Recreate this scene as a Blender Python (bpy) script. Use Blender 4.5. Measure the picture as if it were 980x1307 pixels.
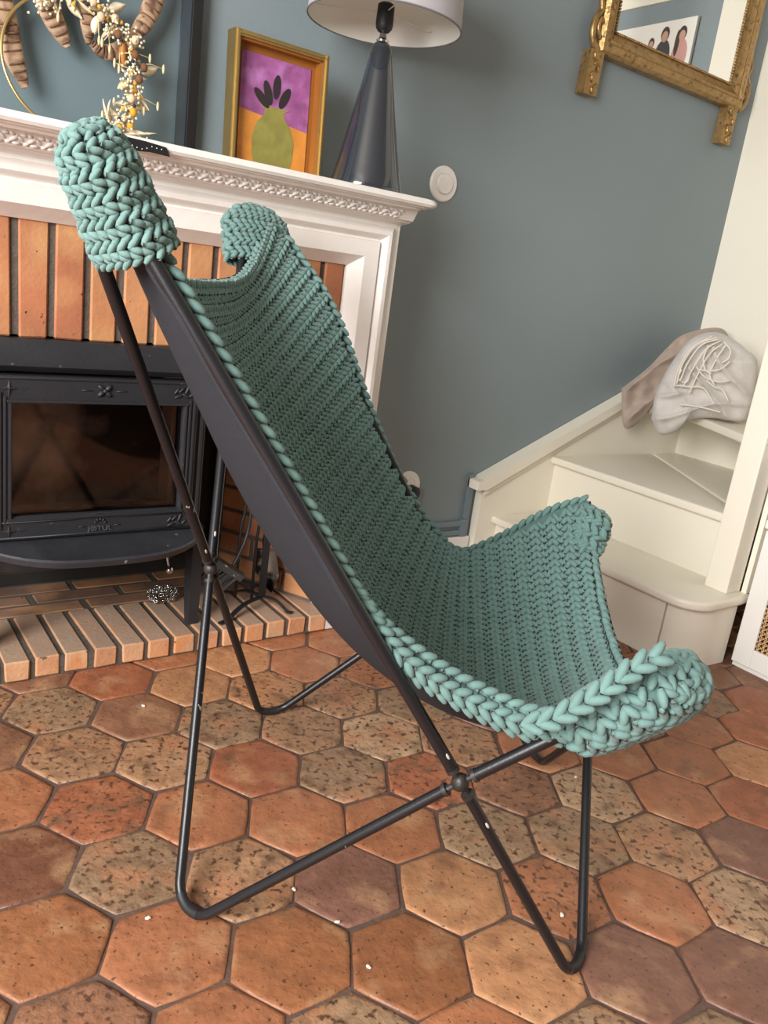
import bpy, bmesh, math, random
import numpy as np
from mathutils import Vector, Matrix, noise
for o in list(bpy.data.objects): bpy.data.objects.remove(o)
scene = bpy.context.scene
COL = scene.collection
rnd = random.Random(7)

# ------------------------------------------------------------------ camera
FPX, PITCH, ROLL, HEAD = 1031.9, math.radians(16.014), math.radians(7.757), math.radians(37.389)
CAM = np.array([0.0, 0.0, 0.88])
ch, sh, cp, sp = math.cos(HEAD), math.sin(HEAD), math.cos(PITCH), math.sin(PITCH)
FWD = np.array([sh*cp, ch*cp, -sp]); R0 = np.array([ch, -sh, 0.0]); U0 = np.cross(R0, FWD)
RGT = math.cos(ROLL)*R0 + math.sin(ROLL)*U0
UPV = -math.sin(ROLL)*R0 + math.cos(ROLL)*U0
cam_data = bpy.data.cameras.new('camera'); cam = bpy.data.objects.new('camera', cam_data); COL.objects.link(cam)
cam_data.sensor_fit = 'HORIZONTAL'; cam_data.sensor_width = 36.0; cam_data.lens = FPX/980*36.0
cam_data.clip_start = 0.02
cam.matrix_world = Matrix(((RGT[0], UPV[0], -FWD[0], CAM[0]), (RGT[1], UPV[1], -FWD[1], CAM[1]), (RGT[2], UPV[2], -FWD[2], CAM[2]), (0, 0, 0, 1)))
scene.camera = cam
def ray(x, y): return (x-490)/FPX*RGT - (y-653.5)/FPX*UPV + FWD
def at(x, y, axis, val):
    d = ray(x, y); return CAM + d*(val-CAM[axis])/d[axis]
def fl(x, y, z=0.0): return at(x, y, 2, z)
def proj(p):
    d = np.asarray(p, float)-CAM; w = d@FWD
    return 490+FPX*(d@RGT)/w, 653.5-FPX*(d@UPV)/w, w

# ------------------------------------------------------------------ light and exposure
world = bpy.data.worlds.new('world'); scene.world = world; world.use_nodes = True
wn = world.node_tree.nodes['Background']; wn.inputs[0].default_value = (0.80, 0.90, 1.0, 1); wn.inputs[1].default_value = 1.0
def area(name, loc, target, sx, sy, power, col):
    d = bpy.data.lights.new(name, 'AREA'); d.shape = 'RECTANGLE'; d.size = sx; d.size_y = sy; d.energy = power; d.color = col
    o = bpy.data.objects.new(name, d); COL.objects.link(o); o.location = loc
    o.rotation_euler = (Vector(target)-Vector(loc)).to_track_quat('-Z', 'Y').to_euler(); return o
area('window_daylight', (-1.84, -0.15, 1.55), (0.2, 0.25, 0.9), 1.5, 1.5, 162, (1.0, 0.985, 0.96))
scene.view_settings.view_transform = 'Standard'; scene.view_settings.look = 'None'
scene.view_settings.exposure = 0.32; scene.view_settings.gamma = 1.0; scene.view_settings.use_curve_mapping = False

# ------------------------------------------------------------------ materials
def srgb(r, g, b):
    f = lambda c: (c/255/12.92) if c/255 <= 0.04045 else ((c/255+0.055)/1.055)**2.4
    return (f(r), f(g), f(b), 1.0)
MATS = {}
def mat(name, col, rough=0.5, var=0.12, scale=9.0, bump=0.0, bscale=60.0, metal=0.0, objcol=False, spec=0.5,
        specks=None, speck_scale=40.0, speck_lo=0.62, speck_hi=0.70, coat=0.0, sheen=0.0, stain=None, stain_scale=6.0, stain_lo=.5, stain_hi=.65, stain2=None, stain2_scale=7.0, stain2_lo=.52, stain2_hi=.72, dust=None):
    if name in MATS: return MATS[name]
    m = bpy.data.materials.new(name); m.use_nodes = True; nt = m.node_tree; N = nt.nodes; L = nt.links
    b = N['Principled BSDF']; b.inputs['Roughness'].default_value = rough; b.inputs['Metallic'].default_value = metal
    b.inputs['Specular IOR Level'].default_value = spec
    if coat: b.inputs['Coat Weight'].default_value = coat; b.inputs['Coat Roughness'].default_value = 0.25
    if sheen: b.inputs['Sheen Weight'].default_value = sheen
    tc = N.new('ShaderNodeTexCoord'); oi = N.new('ShaderNodeObjectInfo')
    off = N.new('ShaderNodeVectorMath'); off.operation = 'ADD'
    mul = N.new('ShaderNodeVectorMath'); mul.operation = 'SCALE'; mul.inputs['Scale'].default_value = 37.0
    cmb = N.new('ShaderNodeCombineXYZ'); L.new(oi.outputs['Random'], cmb.inputs[0]); L.new(oi.outputs['Random'], cmb.inputs[1])
    L.new(cmb.outputs[0], mul.inputs[0]); L.new(tc.outputs['Object'], off.inputs[0]); L.new(mul.outputs[0], off.inputs[1])
    nz = N.new('ShaderNodeTexNoise'); nz.inputs['Scale'].default_value = scale; nz.inputs['Detail'].default_value = 5.0
    L.new(off.outputs[0], nz.inputs['Vector'])
    mr = N.new('ShaderNodeMapRange'); mr.inputs[1].default_value = 0.25; mr.inputs[2].default_value = 0.75
    mr.inputs[3].default_value = 1-var; mr.inputs[4].default_value = 1+var; L.new(nz.outputs[0], mr.inputs[0])
    vm = N.new('ShaderNodeVectorMath'); vm.operation = 'SCALE'; L.new(mr.outputs[0], vm.inputs['Scale'])
    if objcol: L.new(oi.outputs['Color'], vm.inputs[0])
    else:
        rgb = N.new('ShaderNodeRGB'); rgb.outputs[0].default_value = col; L.new(rgb.outputs[0], vm.inputs[0])
    out = vm.outputs[0]
    def overlay(out, c, sc, lo, hi, detail):
        n2 = N.new('ShaderNodeTexNoise'); n2.inputs['Scale'].default_value = sc; n2.inputs['Detail'].default_value = detail
        L.new(off.outputs[0], n2.inputs['Vector'])
        m2 = N.new('ShaderNodeMapRange'); m2.inputs[1].default_value = lo; m2.inputs[2].default_value = hi; L.new(n2.outputs[0], m2.inputs[0])
        mx = N.new('ShaderNodeMix'); mx.data_type = 'RGBA'; L.new(m2.outputs[0], mx.inputs[0]); L.new(out, mx.inputs[6]); mx.inputs[7].default_value = c
        return mx.outputs[2]
    if stain: out = overlay(out, stain, stain_scale, stain_lo, stain_hi, 6.0)
    if stain2: out = overlay(out, stain2, stain2_scale, stain2_lo, stain2_hi, 8.0)
    if specks: out = overlay(out, specks, speck_scale, speck_lo, speck_hi, 3.0)
    if dust:     # settled ash on the upward faces
        ge = N.new('ShaderNodeNewGeometry'); sx = N.new('ShaderNodeSeparateXYZ'); L.new(ge.outputs['True Normal'], sx.inputs[0])
        m4 = N.new('ShaderNodeMapRange'); m4.inputs[1].default_value = .6; m4.inputs[2].default_value = .95; m4.inputs[4].default_value = .75; L.new(sx.outputs[2], m4.inputs[0])
        mx = N.new('ShaderNodeMix'); mx.data_type = 'RGBA'; L.new(m4.outputs[0], mx.inputs[0]); L.new(out, mx.inputs[6]); mx.inputs[7].default_value = dust; out = mx.outputs[2]
    L.new(out, b.inputs['Base Color'])
    if bump:
        n3 = N.new('ShaderNodeTexNoise'); n3.inputs['Scale'].default_value = bscale; n3.inputs['Detail'].default_value = 4.0
        L.new(off.outputs[0], n3.inputs['Vector'])
        bp = N.new('ShaderNodeBump'); bp.inputs['Strength'].default_value = bump; bp.inputs['Distance'].default_value = 0.004
        L.new(n3.outputs[0], bp.inputs['Height']); L.new(bp.outputs[0], b.inputs['Normal'])
    m['bsdf'] = 1; MATS[name] = m; return m
WALL = mat('wall_paint', srgb(128, 140, 144), 0.55, 0.03, 3, 0.08, 180)
CREAM = mat('cream_paint', srgb(238, 232, 216), 0.35, 0.02, 3, 0.03, 60)
MANTEL = mat('mantel_paint', srgb(235, 230, 224), 0.38, 0.03, 20, 0.15, 45)
WHITE = mat('white_paint', srgb(238, 236, 230), 0.45, 0.02)
TILE = mat('terracotta', (1, 1, 1, 1), 0.46, 0.22, 30, 0.6, 70, objcol=True, specks=srgb(82, 54, 40), speck_scale=130, speck_lo=0.62, speck_hi=0.70,
           stain=srgb(186, 146, 108), stain_scale=13, stain_lo=.54, stain_hi=.82, stain2=srgb(112, 74, 54), stain2_scale=16, stain2_lo=.55, stain2_hi=.80)
TILE_WORN = mat('worn_terracotta', (1, 1, 1, 1), 0.5, 0.24, 30, 0.8, 70, objcol=True, specks=srgb(88, 60, 44), speck_scale=85, speck_lo=0.55, speck_hi=0.64,
           stain=srgb(172, 116, 82), stain_scale=11, stain_lo=.50, stain_hi=.72, stain2=srgb(110, 82, 62), stain2_scale=24, stain2_lo=.52, stain2_hi=.70)
GROUT = mat('floor_grout', srgb(94, 72, 62), 0.85, 0.25, 30, 0.5, 90)
BRICK = mat('brick', (1, 1, 1, 1), 0.75, 0.2, 11, 0.25, 120, objcol=True, specks=srgb(60, 38, 26), speck_scale=80, speck_lo=0.70, speck_hi=0.73, stain=srgb(192, 142, 96), stain_scale=9, stain_lo=.45, stain_hi=.75)
HBRICK = mat('hearth_brick', (1, 1, 1, 1), 0.8, 0.2, 16, 0.35, 110, objcol=True, specks=srgb(80, 56, 42), speck_scale=70, speck_lo=0.68, speck_hi=0.74, stain=srgb(206, 140, 92), stain_scale=14, dust=srgb(158, 138, 122))
MORTAR = mat('mortar', srgb(92, 84, 76), 0.9, 0.2, 60, 0.5, 200)
SOOT = mat('soot', srgb(38, 34, 32), 0.9, 0.3, 12)
IRON = mat('cast_iron', srgb(38, 39, 43), 0.5, 0.15, 20, 0.12, 160, spec=0.5, specks=srgb(110, 108, 104), speck_scale=60, speck_lo=0.72, speck_hi=0.8)
BLACK_TUBE = mat('black_enamel', srgb(26, 26, 29), 0.36, 0.1, 20, 0.05, 200, specks=srgb(170, 165, 155), speck_scale=45, speck_lo=0.735, speck_hi=0.75)
CANVAS = mat('black_canvas', srgb(48, 49, 54), 0.9, 0.06, 60, 0.25, 700, specks=srgb(120, 118, 115), speck_scale=35, speck_lo=0.75, speck_hi=0.79, spec=.2)
YARN = mat('teal_yarn', srgb(102, 134, 129), 0.85, 0.10, 30, 0.15, 500, sheen=0.15)
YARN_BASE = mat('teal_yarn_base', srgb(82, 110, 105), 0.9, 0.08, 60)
GILT = mat('gilt', srgb(168, 136, 88), 0.4, 0.25, 40, 0.4, 90, metal=0.7, specks=srgb(110, 84, 54), speck_scale=70, speck_lo=0.56, speck_hi=0.70)
BRASS = mat('brass', srgb(196, 170, 112), 0.3, 0.08, 20, metal=0.85)
CHROME = mat('chrome', srgb(190, 190, 190), 0.2, 0.02, 20, metal=1.0)
BLACK = mat('black_matte', srgb(20, 20, 22), 0.55, 0.1)
PLASTIC = mat('white_plastic', srgb(240, 236, 230), 0.35, 0.01)

# ------------------------------------------------------------------ builders
def link(o, parent=None):
    COL.objects.link(o)
    if parent is not None:
        o.parent = parent; o.location = Vector(o.location) - ORG[parent.name]
        ORG[o.name] = ORG[parent.name] + Vector(o.location) if False else Vector((0, 0, 0)) + ORG[parent.name] + Vector(o.location)
    else: ORG[o.name] = Vector(o.location)
    return o
ORG = {}
def tag(o, label, cat=None, group=None, kind=None):
    if label: o['label'] = label
    if cat: o['category'] = cat
    if group: o['group'] = group
    if kind: o['kind'] = kind
    return o
def thing(name, loc, label, cat, group=None):
    o = bpy.data.objects.new(name, None); o.empty_display_size = 0.05; o.location = Vector(loc); link(o); return tag(o, label, cat, group)
def mk(name, V, Fc, m, parent=None, smooth=False, loc=(0, 0, 0), sharp=None):
    me = bpy.data.meshes.new(name); me.from_pydata([tuple(map(float, v)) for v in V], [], Fc); me.update()
    bm = bmesh.new(); bm.from_mesh(me); bmesh.ops.recalc_face_normals(bm, faces=bm.faces); bm.to_mesh(me); bm.free()
    if smooth:
        me.polygons.foreach_set('use_smooth', [True]*len(me.polygons))
        if sharp: me.set_sharp_from_angle(angle=math.radians(sharp))
    me.materials.append(m)
    o = bpy.data.objects.new(name, me); o.location = Vector(loc); return link(o, parent)
def inst(name, me, parent, loc, rot=None, color=None):
    o = bpy.data.objects.new(name, me); o.location = Vector(loc)
    if rot: o.rotation_euler = rot
    if color: o.color = color
    return link(o, parent)
class G:
    "geometry collector"
    def __init__(s): s.V = []; s.F = []
    def add(s, V, F):
        k = len(s.V); s.V += [tuple(v) for v in V]; s.F += [tuple(i+k for i in f) for f in F]; return s
    def box(s, a, b, bev=0.0):
        x0, y0, z0 = a; x1, y1, z1 = b
        if bev <= 0:
            V = [(x, y, z) for z in (z0, z1) for y in (y0, y1) for x in (x0, x1)]
            F = [(0, 1, 3, 2), (4, 5, 7, 6), (0, 1, 5, 4), (2, 3, 7, 6), (0, 2, 6, 4), (1, 3, 7, 5)]
            return s.add(V, F)
        bm = bmesh.new(); bmesh.ops.create_cube(bm, size=1.0)
        for v in bm.verts: v.co = Vector(((x0+x1)/2+v.co.x*(x1-x0), (y0+y1)/2+v.co.y*(y1-y0), (z0+z1)/2+v.co.z*(z1-z0)))
        bmesh.ops.bevel(bm, geom=bm.edges[:], offset=bev, segments=2, affect='EDGES', profile=0.5)
        bm.verts.index_update(); s.add([v.co[:] for v in bm.verts], [[v.index for v in f.verts] for f in bm.faces]); bm.free(); return s
    def tube(s, pts, r, sides=10, closed=False, caps=True):
        P = [np.array(p, float) for p in pts]; n = len(P); rr = r if hasattr(r, '__len__') else [r]*n
        T = []
        for i in range(n):
            a = P[(i-1) % n] if (closed or i > 0) else P[i]; b = P[(i+1) % n] if (closed or i < n-1) else P[i]
            t = b-a; T.append(t/max(np.linalg.norm(t), 1e-9))
        up = np.array([0, 0, 1.0]) if abs(T[0][2]) < 0.9 else np.array([1.0, 0, 0])
        u = np.cross(T[0], up); u /= np.linalg.norm(u); V = []; F = []
        for i in range(n):
            u = u-T[i]*(u@T[i]); u /= max(np.linalg.norm(u), 1e-9); v = np.cross(T[i], u)
            for k in range(sides):
                a = 2*math.pi*k/sides; V.append(P[i]+rr[i]*(math.cos(a)*u+math.sin(a)*v))
        m = n if closed else n-1
        for i in range(m):
            for k in range(sides):
                a = i*sides+k; b = i*sides+(k+1) % sides; c = ((i+1) % n)*sides+(k+1) % sides; d = ((i+1) % n)*sides+k
                F.append((a, b, c, d))
        if caps and not closed:
            F.append(tuple(range(sides))); F.append(tuple((n-1)*sides+k for k in range(sides)))
        return s.add(V, F)
    def lathe(s, prof, c, segs=32, axis=2):
        V = []; F = []; n = len(prof)
        for (r, h) in prof:
            for k in range(segs):
                a = 2*math.pi*k/segs; p = [r*math.cos(a), r*math.sin(a)]; q = [0, 0, 0]
                o = [i for i in range(3) if i != axis]; q[o[0]] = c[o[0]]+p[0]; q[o[1]] = c[o[1]]+p[1]; q[axis] = c[axis]+h; V.append(q)
        for i in range(n-1):
            for k in range(segs): F.append((i*segs+k, i*segs+(k+1) % segs, (i+1)*segs+(k+1) % segs, (i+1)*segs+k))
        F.append(tuple(range(segs))); F.append(tuple((n-1)*segs+k for k in range(segs)))
        return s.add(V, F)
    def prism(s, poly, d0, d1, f):
        "poly of (a,b); f(a,b,d)->xyz"
        n = len(poly); V = [f(a, b, d0) for a, b in poly]+[f(a, b, d1) for a, b in poly]
        F = [tuple(range(n)), tuple(range(n, 2*n))]+[(i, (i+1) % n, n+(i+1) % n, n+i) for i in range(n)]
        return s.add(V, F)
    def ell(s, c, ax, n1=8, n2=5):
        "ellipsoid with three axis vectors"
        c = np.array(c, float); ax = [np.array(a, float) for a in ax]; V = [c-ax[2]]; F = []
        for j in range(1, n2):
            t = math.pi*j/n2
            for k in range(n1):
                a = 2*math.pi*k/n1; V.append(c+math.sin(t)*(math.cos(a)*ax[0]+math.sin(a)*ax[1])-math.cos(t)*ax[2])
        V.append(c+ax[2])
        for k in range(n1): F.append((0, 1+k, 1+(k+1) % n1))
        for j in range(n2-2):
            for k in range(n1):
                a = 1+j*n1; F.append((a+k, a+(k+1) % n1, a+n1+(k+1) % n1, a+n1+k))
        e = len(V)-1; a = 1+(n2-2)*n1
        for k in range(n1): F.append((a+k, a+(k+1) % n1, e))
        return s.add(V, F)
    def out(s, name, m, parent=None, smooth=False, sharp=None): return mk(name, s.V, s.F, m, parent, smooth, sharp=sharp)
def catmull(P, n=8):
    P = [np.array(p, float) for p in P]; Q = [2*P[0]-P[1]]+P+[2*P[-1]-P[-2]]; out = []
    for i in range(1, len(Q)-2):
        for k in range(n):
            t = k/n; a, b, c, d = Q[i-1:i+3]
            out.append(0.5*((2*b)+(c-a)*t+(2*a-5*b+4*c-d)*t*t+(3*b-a-3*c+d)*t**3))
    out.append(P[-1]); return out
XZ = lambda a, b, d: (a, d, b)      # polygon in x,z extruded along y
XY = lambda a, b, d: (a, b, d)

# ================================================================== ROOM SHELL
YW, XR, XL, YF, ZC = 1.82, 2.737, -1.9, -3.3, 2.55
HX0, HX1, HZ = -0.05, 1.06, 0.92       # hole for the firebox
wb = G().box((XL, YW, 0), (HX0, YW+.12, ZC)).box((HX1, YW, 0), (XR+.12, YW+.12, ZC)).box((HX0, YW, HZ), (HX1, YW+.12, ZC)).out('wall_back', WALL)
tag(wb, 'slate blue painted wall behind the fireplace and stairs', kind='structure')
WYB = 1.572   # where the white strip of the right wall ends
wr = G().box((XR, YF, 0), (XR+.12, WYB, ZC)).out('wall_right', WALL)
tag(wr, 'slate blue side wall beyond the white strip by the stairs', kind='structure')
wr2 = G().box((XR, WYB, 0), (XR+.12, YW, ZC)).out('wall_stair_side', CREAM)
tag(wr2, 'cream white strip of wall in the stair corner', kind='structure')
WY0, WY1, WZ0, WZ1 = -0.95, 0.65, 0.75, 2.3
wl = G().box((XL-.12, YF, 0), (XL, WY0, ZC)).box((XL-.12, WY1, 0), (XL, YW+.12, ZC)).box((XL-.12, WY0, 0), (XL, WY1, WZ0)).box((XL-.12, WY0, WZ1), (XL, WY1, ZC)).out('wall_left', WALL)
tag(wl, 'slate blue wall with the window', kind='structure')
wf = G().box((XL-.12, YF-.12, 0), (XR+.12, YF, ZC)).out('wall_front', WALL)
tag(wf, 'slate blue wall opposite the fireplace', kind='structure')
ce = G().box((XL-.12, YF-.12, ZC), (XR+.12, YW+.12, ZC+.1)).out('ceiling', mat('ceiling_paint', srgb(172, 166, 156), .8, .02)); tag(ce, 'plain grey beige ceiling', kind='structure')  # ceiling out of view, greyed so that it bounces less light
def window(name, label, fx):
    w = bpy.data.objects.new(name, None); link(w); tag(w, label, kind='structure')
    g = G(); a0, a1 = fx[0], fx[1]
    for (p, q) in (((a0, WZ0), (a0+.06, WZ1)), ((a1-.06, WZ0), (a1, WZ1)), ((a0, WZ0), (a1, WZ0+.06)), ((a0, WZ1-.06), (a1, WZ1)), (((a0+a1)/2-.03, WZ0), ((a0+a1)/2+.03, WZ1))):
        if fx[2] == 'x': g.box((XL-.10, p[0], p[1]), (XL-.05, q[0], q[1]))
        else: g.box((p[0], YF-.10, p[1]), (q[0], YF-.05, q[1]))
    g.out('window_frame', WHITE, w)
window('window_1', 'white framed window in the left wall', (WY0, WY1, 'x'))
# floor
fo = G().box((XL-.12, YF-.12, -.08), (XR+.12, YW+.3, -.0035)).out('floor', GROUT); tag(fo, 'terracotta hexagon tile floor', kind='structure')
S6 = 0.09325; TH = math.radians(-1.25); OX, OY = 0.341*0.88/0.88, 0.814
def hexmesh(seed):
    r_ = random.Random(seed); V = []; F = []; n = 18; ring = []
    for k in range(n):
        c0 = k//3; t = (k % 3)/3; a0 = math.radians(60*c0); a1 = math.radians(60*(c0+1))
        p = np.array([math.cos(a0), math.sin(a0)])*(1-t)+np.array([math.cos(a1), math.sin(a1)])*t
        if k % 3 == 0: p = p*(0.985+r_.uniform(-.015, .008))
        rr = (S6-0.0020)*(1+r_.uniform(-.013, .008)); ring.append(p*rr)
    for (sc, z) in ((1.0, -.012), (1.0, -.0028), (0.975, -.0006), (0.90, 0.0)):
        V += [(p[0]*sc, p[1]*sc, z+(r_.uniform(-.0003, .0003) if z > -.003 else 0)) for p in ring]
    for j in range(3):
        for k in range(n): F.append((j*n+k, j*n+(k+1) % n, (j+1)*n+(k+1) % n, (j+1)*n+k))
    F.append(tuple(3*n+k for k in range(n))); V2 = V
    return V2, F
tile_me = []
for i in range(10):
    V, F = hexmesh(100+i)
    for m_ in (TILE, TILE_WORN):
        me = bpy.data.meshes.new('tile'); me.from_pydata(V, [], F); me.update(); me.materials.append(m_)
        me.polygons.foreach_set('use_smooth', [True]*len(me.polygons)); me.set_sharp_from_angle(angle=math.radians(50)); tile_me.append(me)
TC = dict(orange=(170, 110, 76), red=(162, 98, 68), deep=(152, 98, 64), tan=(166, 126, 94), grey=(152, 122, 94), beige=(180, 146, 114),
          mauve=(132, 92, 76), brown=(140, 98, 74), light=(188, 134, 94), dark=(122, 78, 58))
hints = []
for (x, y, c) in [(395, 735, 'orange'), (710, 745, 'deep'), (310, 525, 'grey'), (120, 725, 'deep'), (245, 355, 'red'), (185, 220, 'tan'), (500, 370, 'orange'), (735, 385, 'orange'),
        (640, 245, 'red'), (140, 115, 'grey'), (350, 115, 'brown'), (420, 235, 'tan'), (60, 490, 'dark'), (595, 535, 'tan'), (870, 260, 'grey'), (770, 140, 'tan'), (590, 135, 'grey'), (850, 560, 'mauve'),
        (50, 310, 'orange'), (30, 190, 'brown'), (300, 40, 'red'), (500, 40, 'light'), (200, 850, 'brown'), (540, 860, 'orange'), (920, 380, 'orange')]:
    hints.append((fl(x/1.96, 850+y/1.96), c))
for (x, y, c) in [(155, 590, 'light'), (330, 790, 'light'), (415, 590, 'orange'), (670, 610, 'orange'), (630, 800, 'mauve'), (905, 615, 'beige'), (470, 440, 'grey'), (710, 460, 'tan'), (530, 320, 'beige'),
        (740, 325, 'orange'), (245, 430, 'grey'), (85, 780, 'deep'), (910, 760, 'mauve'), (920, 450, 'mauve'), (330, 300, 'brown'), (180, 190, 'tan'), (760, 215, 'orange'), (905, 325, 'red'), (920, 220, 'light'),
        (60, 450, 'orange'), (40, 190, 'beige'), (60, 260, 'red'), (560, 230, 'orange'), (900, 70, 'red'), (890, 130, 'mauve'), (200, 900, 'tan'), (500, 900, 'orange')]:
    hints.append((fl(500+x/2.0417, 850+y/2.0417), c))
far_t = G(); tcount = 0
for k in range(-18, 20):
    for m_ in range(-52, 16):
        if (k+m_) % 2: continue
        qx = OX+k*1.5*S6; qy = OY+m_*math.sqrt(3)/2*S6
        x = qx*math.cos(TH)-qy*math.sin(TH); y = qx*math.sin(TH)+qy*math.cos(TH)
        if not (XL-.02 < x < XR+.02 and YF-.02 < y < YW+.03): continue
        r_ = random.Random(k*1000+m_)
        px, py, w_ = proj((x, y, 0)) if (np.array([x, y, 0])-CAM)@FWD > .15 else (-999, -999, 0)
        vis = w_ > .2 and -110 < px < 1090 and 560 < py < 1430
        jx, jy, jz = r_.uniform(-.0025, .0025), r_.uniform(-.0025, .0025), r_.uniform(-.0016, .0006)
        if vis:
            cn = None
            for (hp, c) in hints:
                if (hp[0]-x)**2+(hp[1]-y)**2 < (.055)**2: cn = c
            if cn is None: cn = r_.choice(['orange', 'red', 'tan', 'brown', 'deep', 'grey', 'light', 'mauve', 'orange'])
            k_ = r_.uniform(.90, 1.0); c = srgb(*[min(255, v*k_) for v in TC[cn]])
            worn = cn in ('grey', 'tan', 'beige') or r_.random() < .15
            inst('tile', tile_me[2*r_.randrange(10)+(1 if worn else 0)], fo, (x+jx, y+jy, jz), (r_.uniform(-.006, .006), r_.uniform(-.006, .006), TH+math.radians(60*r_.randrange(6))+r_.uniform(-.015, .015)), c); tcount += 1
        else:
            V, F = hexmesh(200+r_.randrange(6)); c_, s_ = math.cos(TH), math.sin(TH)
            far_t.add([(x+v[0]*c_-v[1]*s_, y+v[0]*s_+v[1]*c_, v[2]+jz) for v in V], F)
ft = far_t.out('tile_field', mat('terracotta_plain', srgb(150, 92, 62), 0.45, 0.25, 6, 0.4, 50), fo, True, 50); tag(ft, None, kind='stuff')
# skirting and cable trunking on the back wall
bb = G().box((1.156, YW-.016, 0), (1.735, YW, .125), .003).out('baseboard_back', WHITE); tag(bb, 'white skirting board between fireplace and stairs', kind='structure')
TRUNK = mat('trunking_paint', srgb(112, 128, 136), 0.4, 0.03)
tr = thing('cable_trunking', (1.5, YW-.01, .15), 'slate grey double cable trunking running above the white skirting', 'cable duct')
G().box((1.156, YW-.014, .160), (1.70, YW, .179), .003).out('rail', TRUNK, tr)
G().box((1.156, YW-.014, .130), (1.70, YW, .148), .003).out('rail', TRUNK, tr)
G().box((1.692, YW-.016, .126), (1.722, YW, .183), .003).out('end_cap', TRUNK, tr)
G().box((1.700, YW-.014, .183), (1.722, YW, .33), .003).out('riser_duct', TRUNK, tr)

# ================================================================== FIREPLACE
fp = thing('fireplace', (0.49, 1.70, 0), 'white moulded mantelpiece framing a brick lined fireplace', 'fireplace')
XI0, XI1, ZI, YB = -0.055, 1.035, 0.897, 1.62
prof = [(0, YB), (0, YB-.004), (.020, 1.590), (.024, 1.584), (.058, 1.578), (.060, 1.586), (.064, 1.586), (.068, 1.578), (.075, 1.571), (.084, 1.571), (.091, 1.578), (.095, 1.586), (.106, 1.588), (.106, 1.66), (0, 1.66)]
def sweep_frame(x0, x1, ztop, zbot, prof):
    V = []; F = []; n = len(prof)
    for (d, y) in prof: V.append((x1+d, y, zbot))
    for (d, y) in prof: V.append((x1+d, y, ztop+d))
    for (d, y) in prof: V.append((x0-d, y, ztop+d))
    for (d, y) in prof: V.append((x0-d, y, zbot))
    for j in range(3):
        for k in range(n): F.append((j*n+k, j*n+(k+1) % n, (j+1)*n+(k+1) % n, (j+1)*n+k))
    F.append(tuple(range(n))); F.append(tuple(3*n+k for k in range(n))); return V, F
V, F = sweep_frame(XI0, XI1, ZI, 0.10, prof); mk('moulded_frame', V, F, MANTEL, fp, True, sharp=22)
for (a, b) in ((1.095, 1.152), (-.172, -.115)):
    G().box((a, 1.590, .10), (b, YW, 1.0), .002).out('jamb', MANTEL, fp)
for (a, b) in ((1.068, 1.160), (-.18, -.09)):
    G().box((a, 1.580, 0), (b, YW, .115), .004).out('plinth', mat('chalky_paint', srgb(226, 220, 214), .8, .06, 12, .6, 60), fp)
G().box((-.115, 1.66, .90), (1.10, YW, 1.0)).out('lintel', MANTEL, fp)
# cove, frieze and shelf as profiles extruded along x
def extr(name, pr, x0, x1, m, smooth=True, sharp=25):
    g = G(); g.prism(pr, x0, x1, lambda a, b, d: (d, a, b)); return g.out(name, m, fp, smooth, sharp)
extr('cove_moulding', [(1.590, .997), (1.585, 1.000), (1.572, 1.001), (1.558, 1.004), (1.552, 1.010), (1.70, 1.010), (1.70, .997)], -.172, 1.152, MANTEL)
fr = extr('frieze', [(1.553, 1.006), (1.546, 1.009), (1.531, 1.032), (1.75, 1.032), (1.75, 1.006)], -.172, 1.152, MANTEL)
def shelf_loop(inset, r):
    x0, x1, y0 = -.192+inset, 1.172-inset, 1.474+inset; P = [(x0, YW)]
    for (cx, cy, a0) in ((x0+r, y0+r, 180), (x1-r, y0+r, 270)):
        for k in range(7): a = math.radians(a0+90*k/6); P.append((cx+r*math.cos(a), cy+r*math.sin(a)))
    P.append((x1, YW)); return P
lay = [(.026, 1.030), (.022, 1.034), (.014, 1.035), (.012, 1.037), (.004, 1.038), (0, 1.043), (0, 1.049), (.004, 1.0535), (.012, 1.055)]
V = []; F = []; nn = None
for (i_, z) in lay:
    P = shelf_loop(i_, .03); nn = len(P); V += [(x, y, z) for x, y in P]
for j in range(len(lay)-1):
    for k in range(nn): F.append((j*nn+k, j*nn+(k+1) % nn, (j+1)*nn+(k+1) % nn, (j+1)*nn+k))
F.append(tuple(range(nn))); F.append(tuple((len(lay)-1)*nn+k for k in range(nn)))
mk('mantel_shelf', V, F, MANTEL, fp, True, sharp=35)
ZS = 1.055
# carved leaf relief on the frieze
nrm = np.array([0, -.84, -.545]); upv = np.array([0, -.545, .84])
g = G(); ex = np.array([1.0, 0, 0])
def leafrel(g, c, a, l, w):
    d = math.cos(a)*ex+math.sin(a)*upv; e = -math.sin(a)*ex+math.cos(a)*upv; g.ell(np.array(c), (d*l, e*w, nrm*.0032), 6, 4)
leafrel(g, (0, 0, 0), .7, .010, .0042); leafrel(g, (.009, 0, 0.001), -.7, .009, .0038); leafrel(g, (.004, .004, -.007), .1, .008, .003); leafrel(g, (.014, -.004, .006), .2, .006, .003); leafrel(g, (-.004, -.004, .006), -.2, .005, .003); leafrel(g, (-.008, .004, -.006), .5, .006, .003)
lo = g.out('leaf_ornament', MANTEL, fp, True); lo_me = lo.data; bpy.data.objects.remove(lo)
for i in range(46):
    inst('leaf_ornament', lo_me, fp, (-.155+i*.0278, 1.5380, 1.0198))
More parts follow.
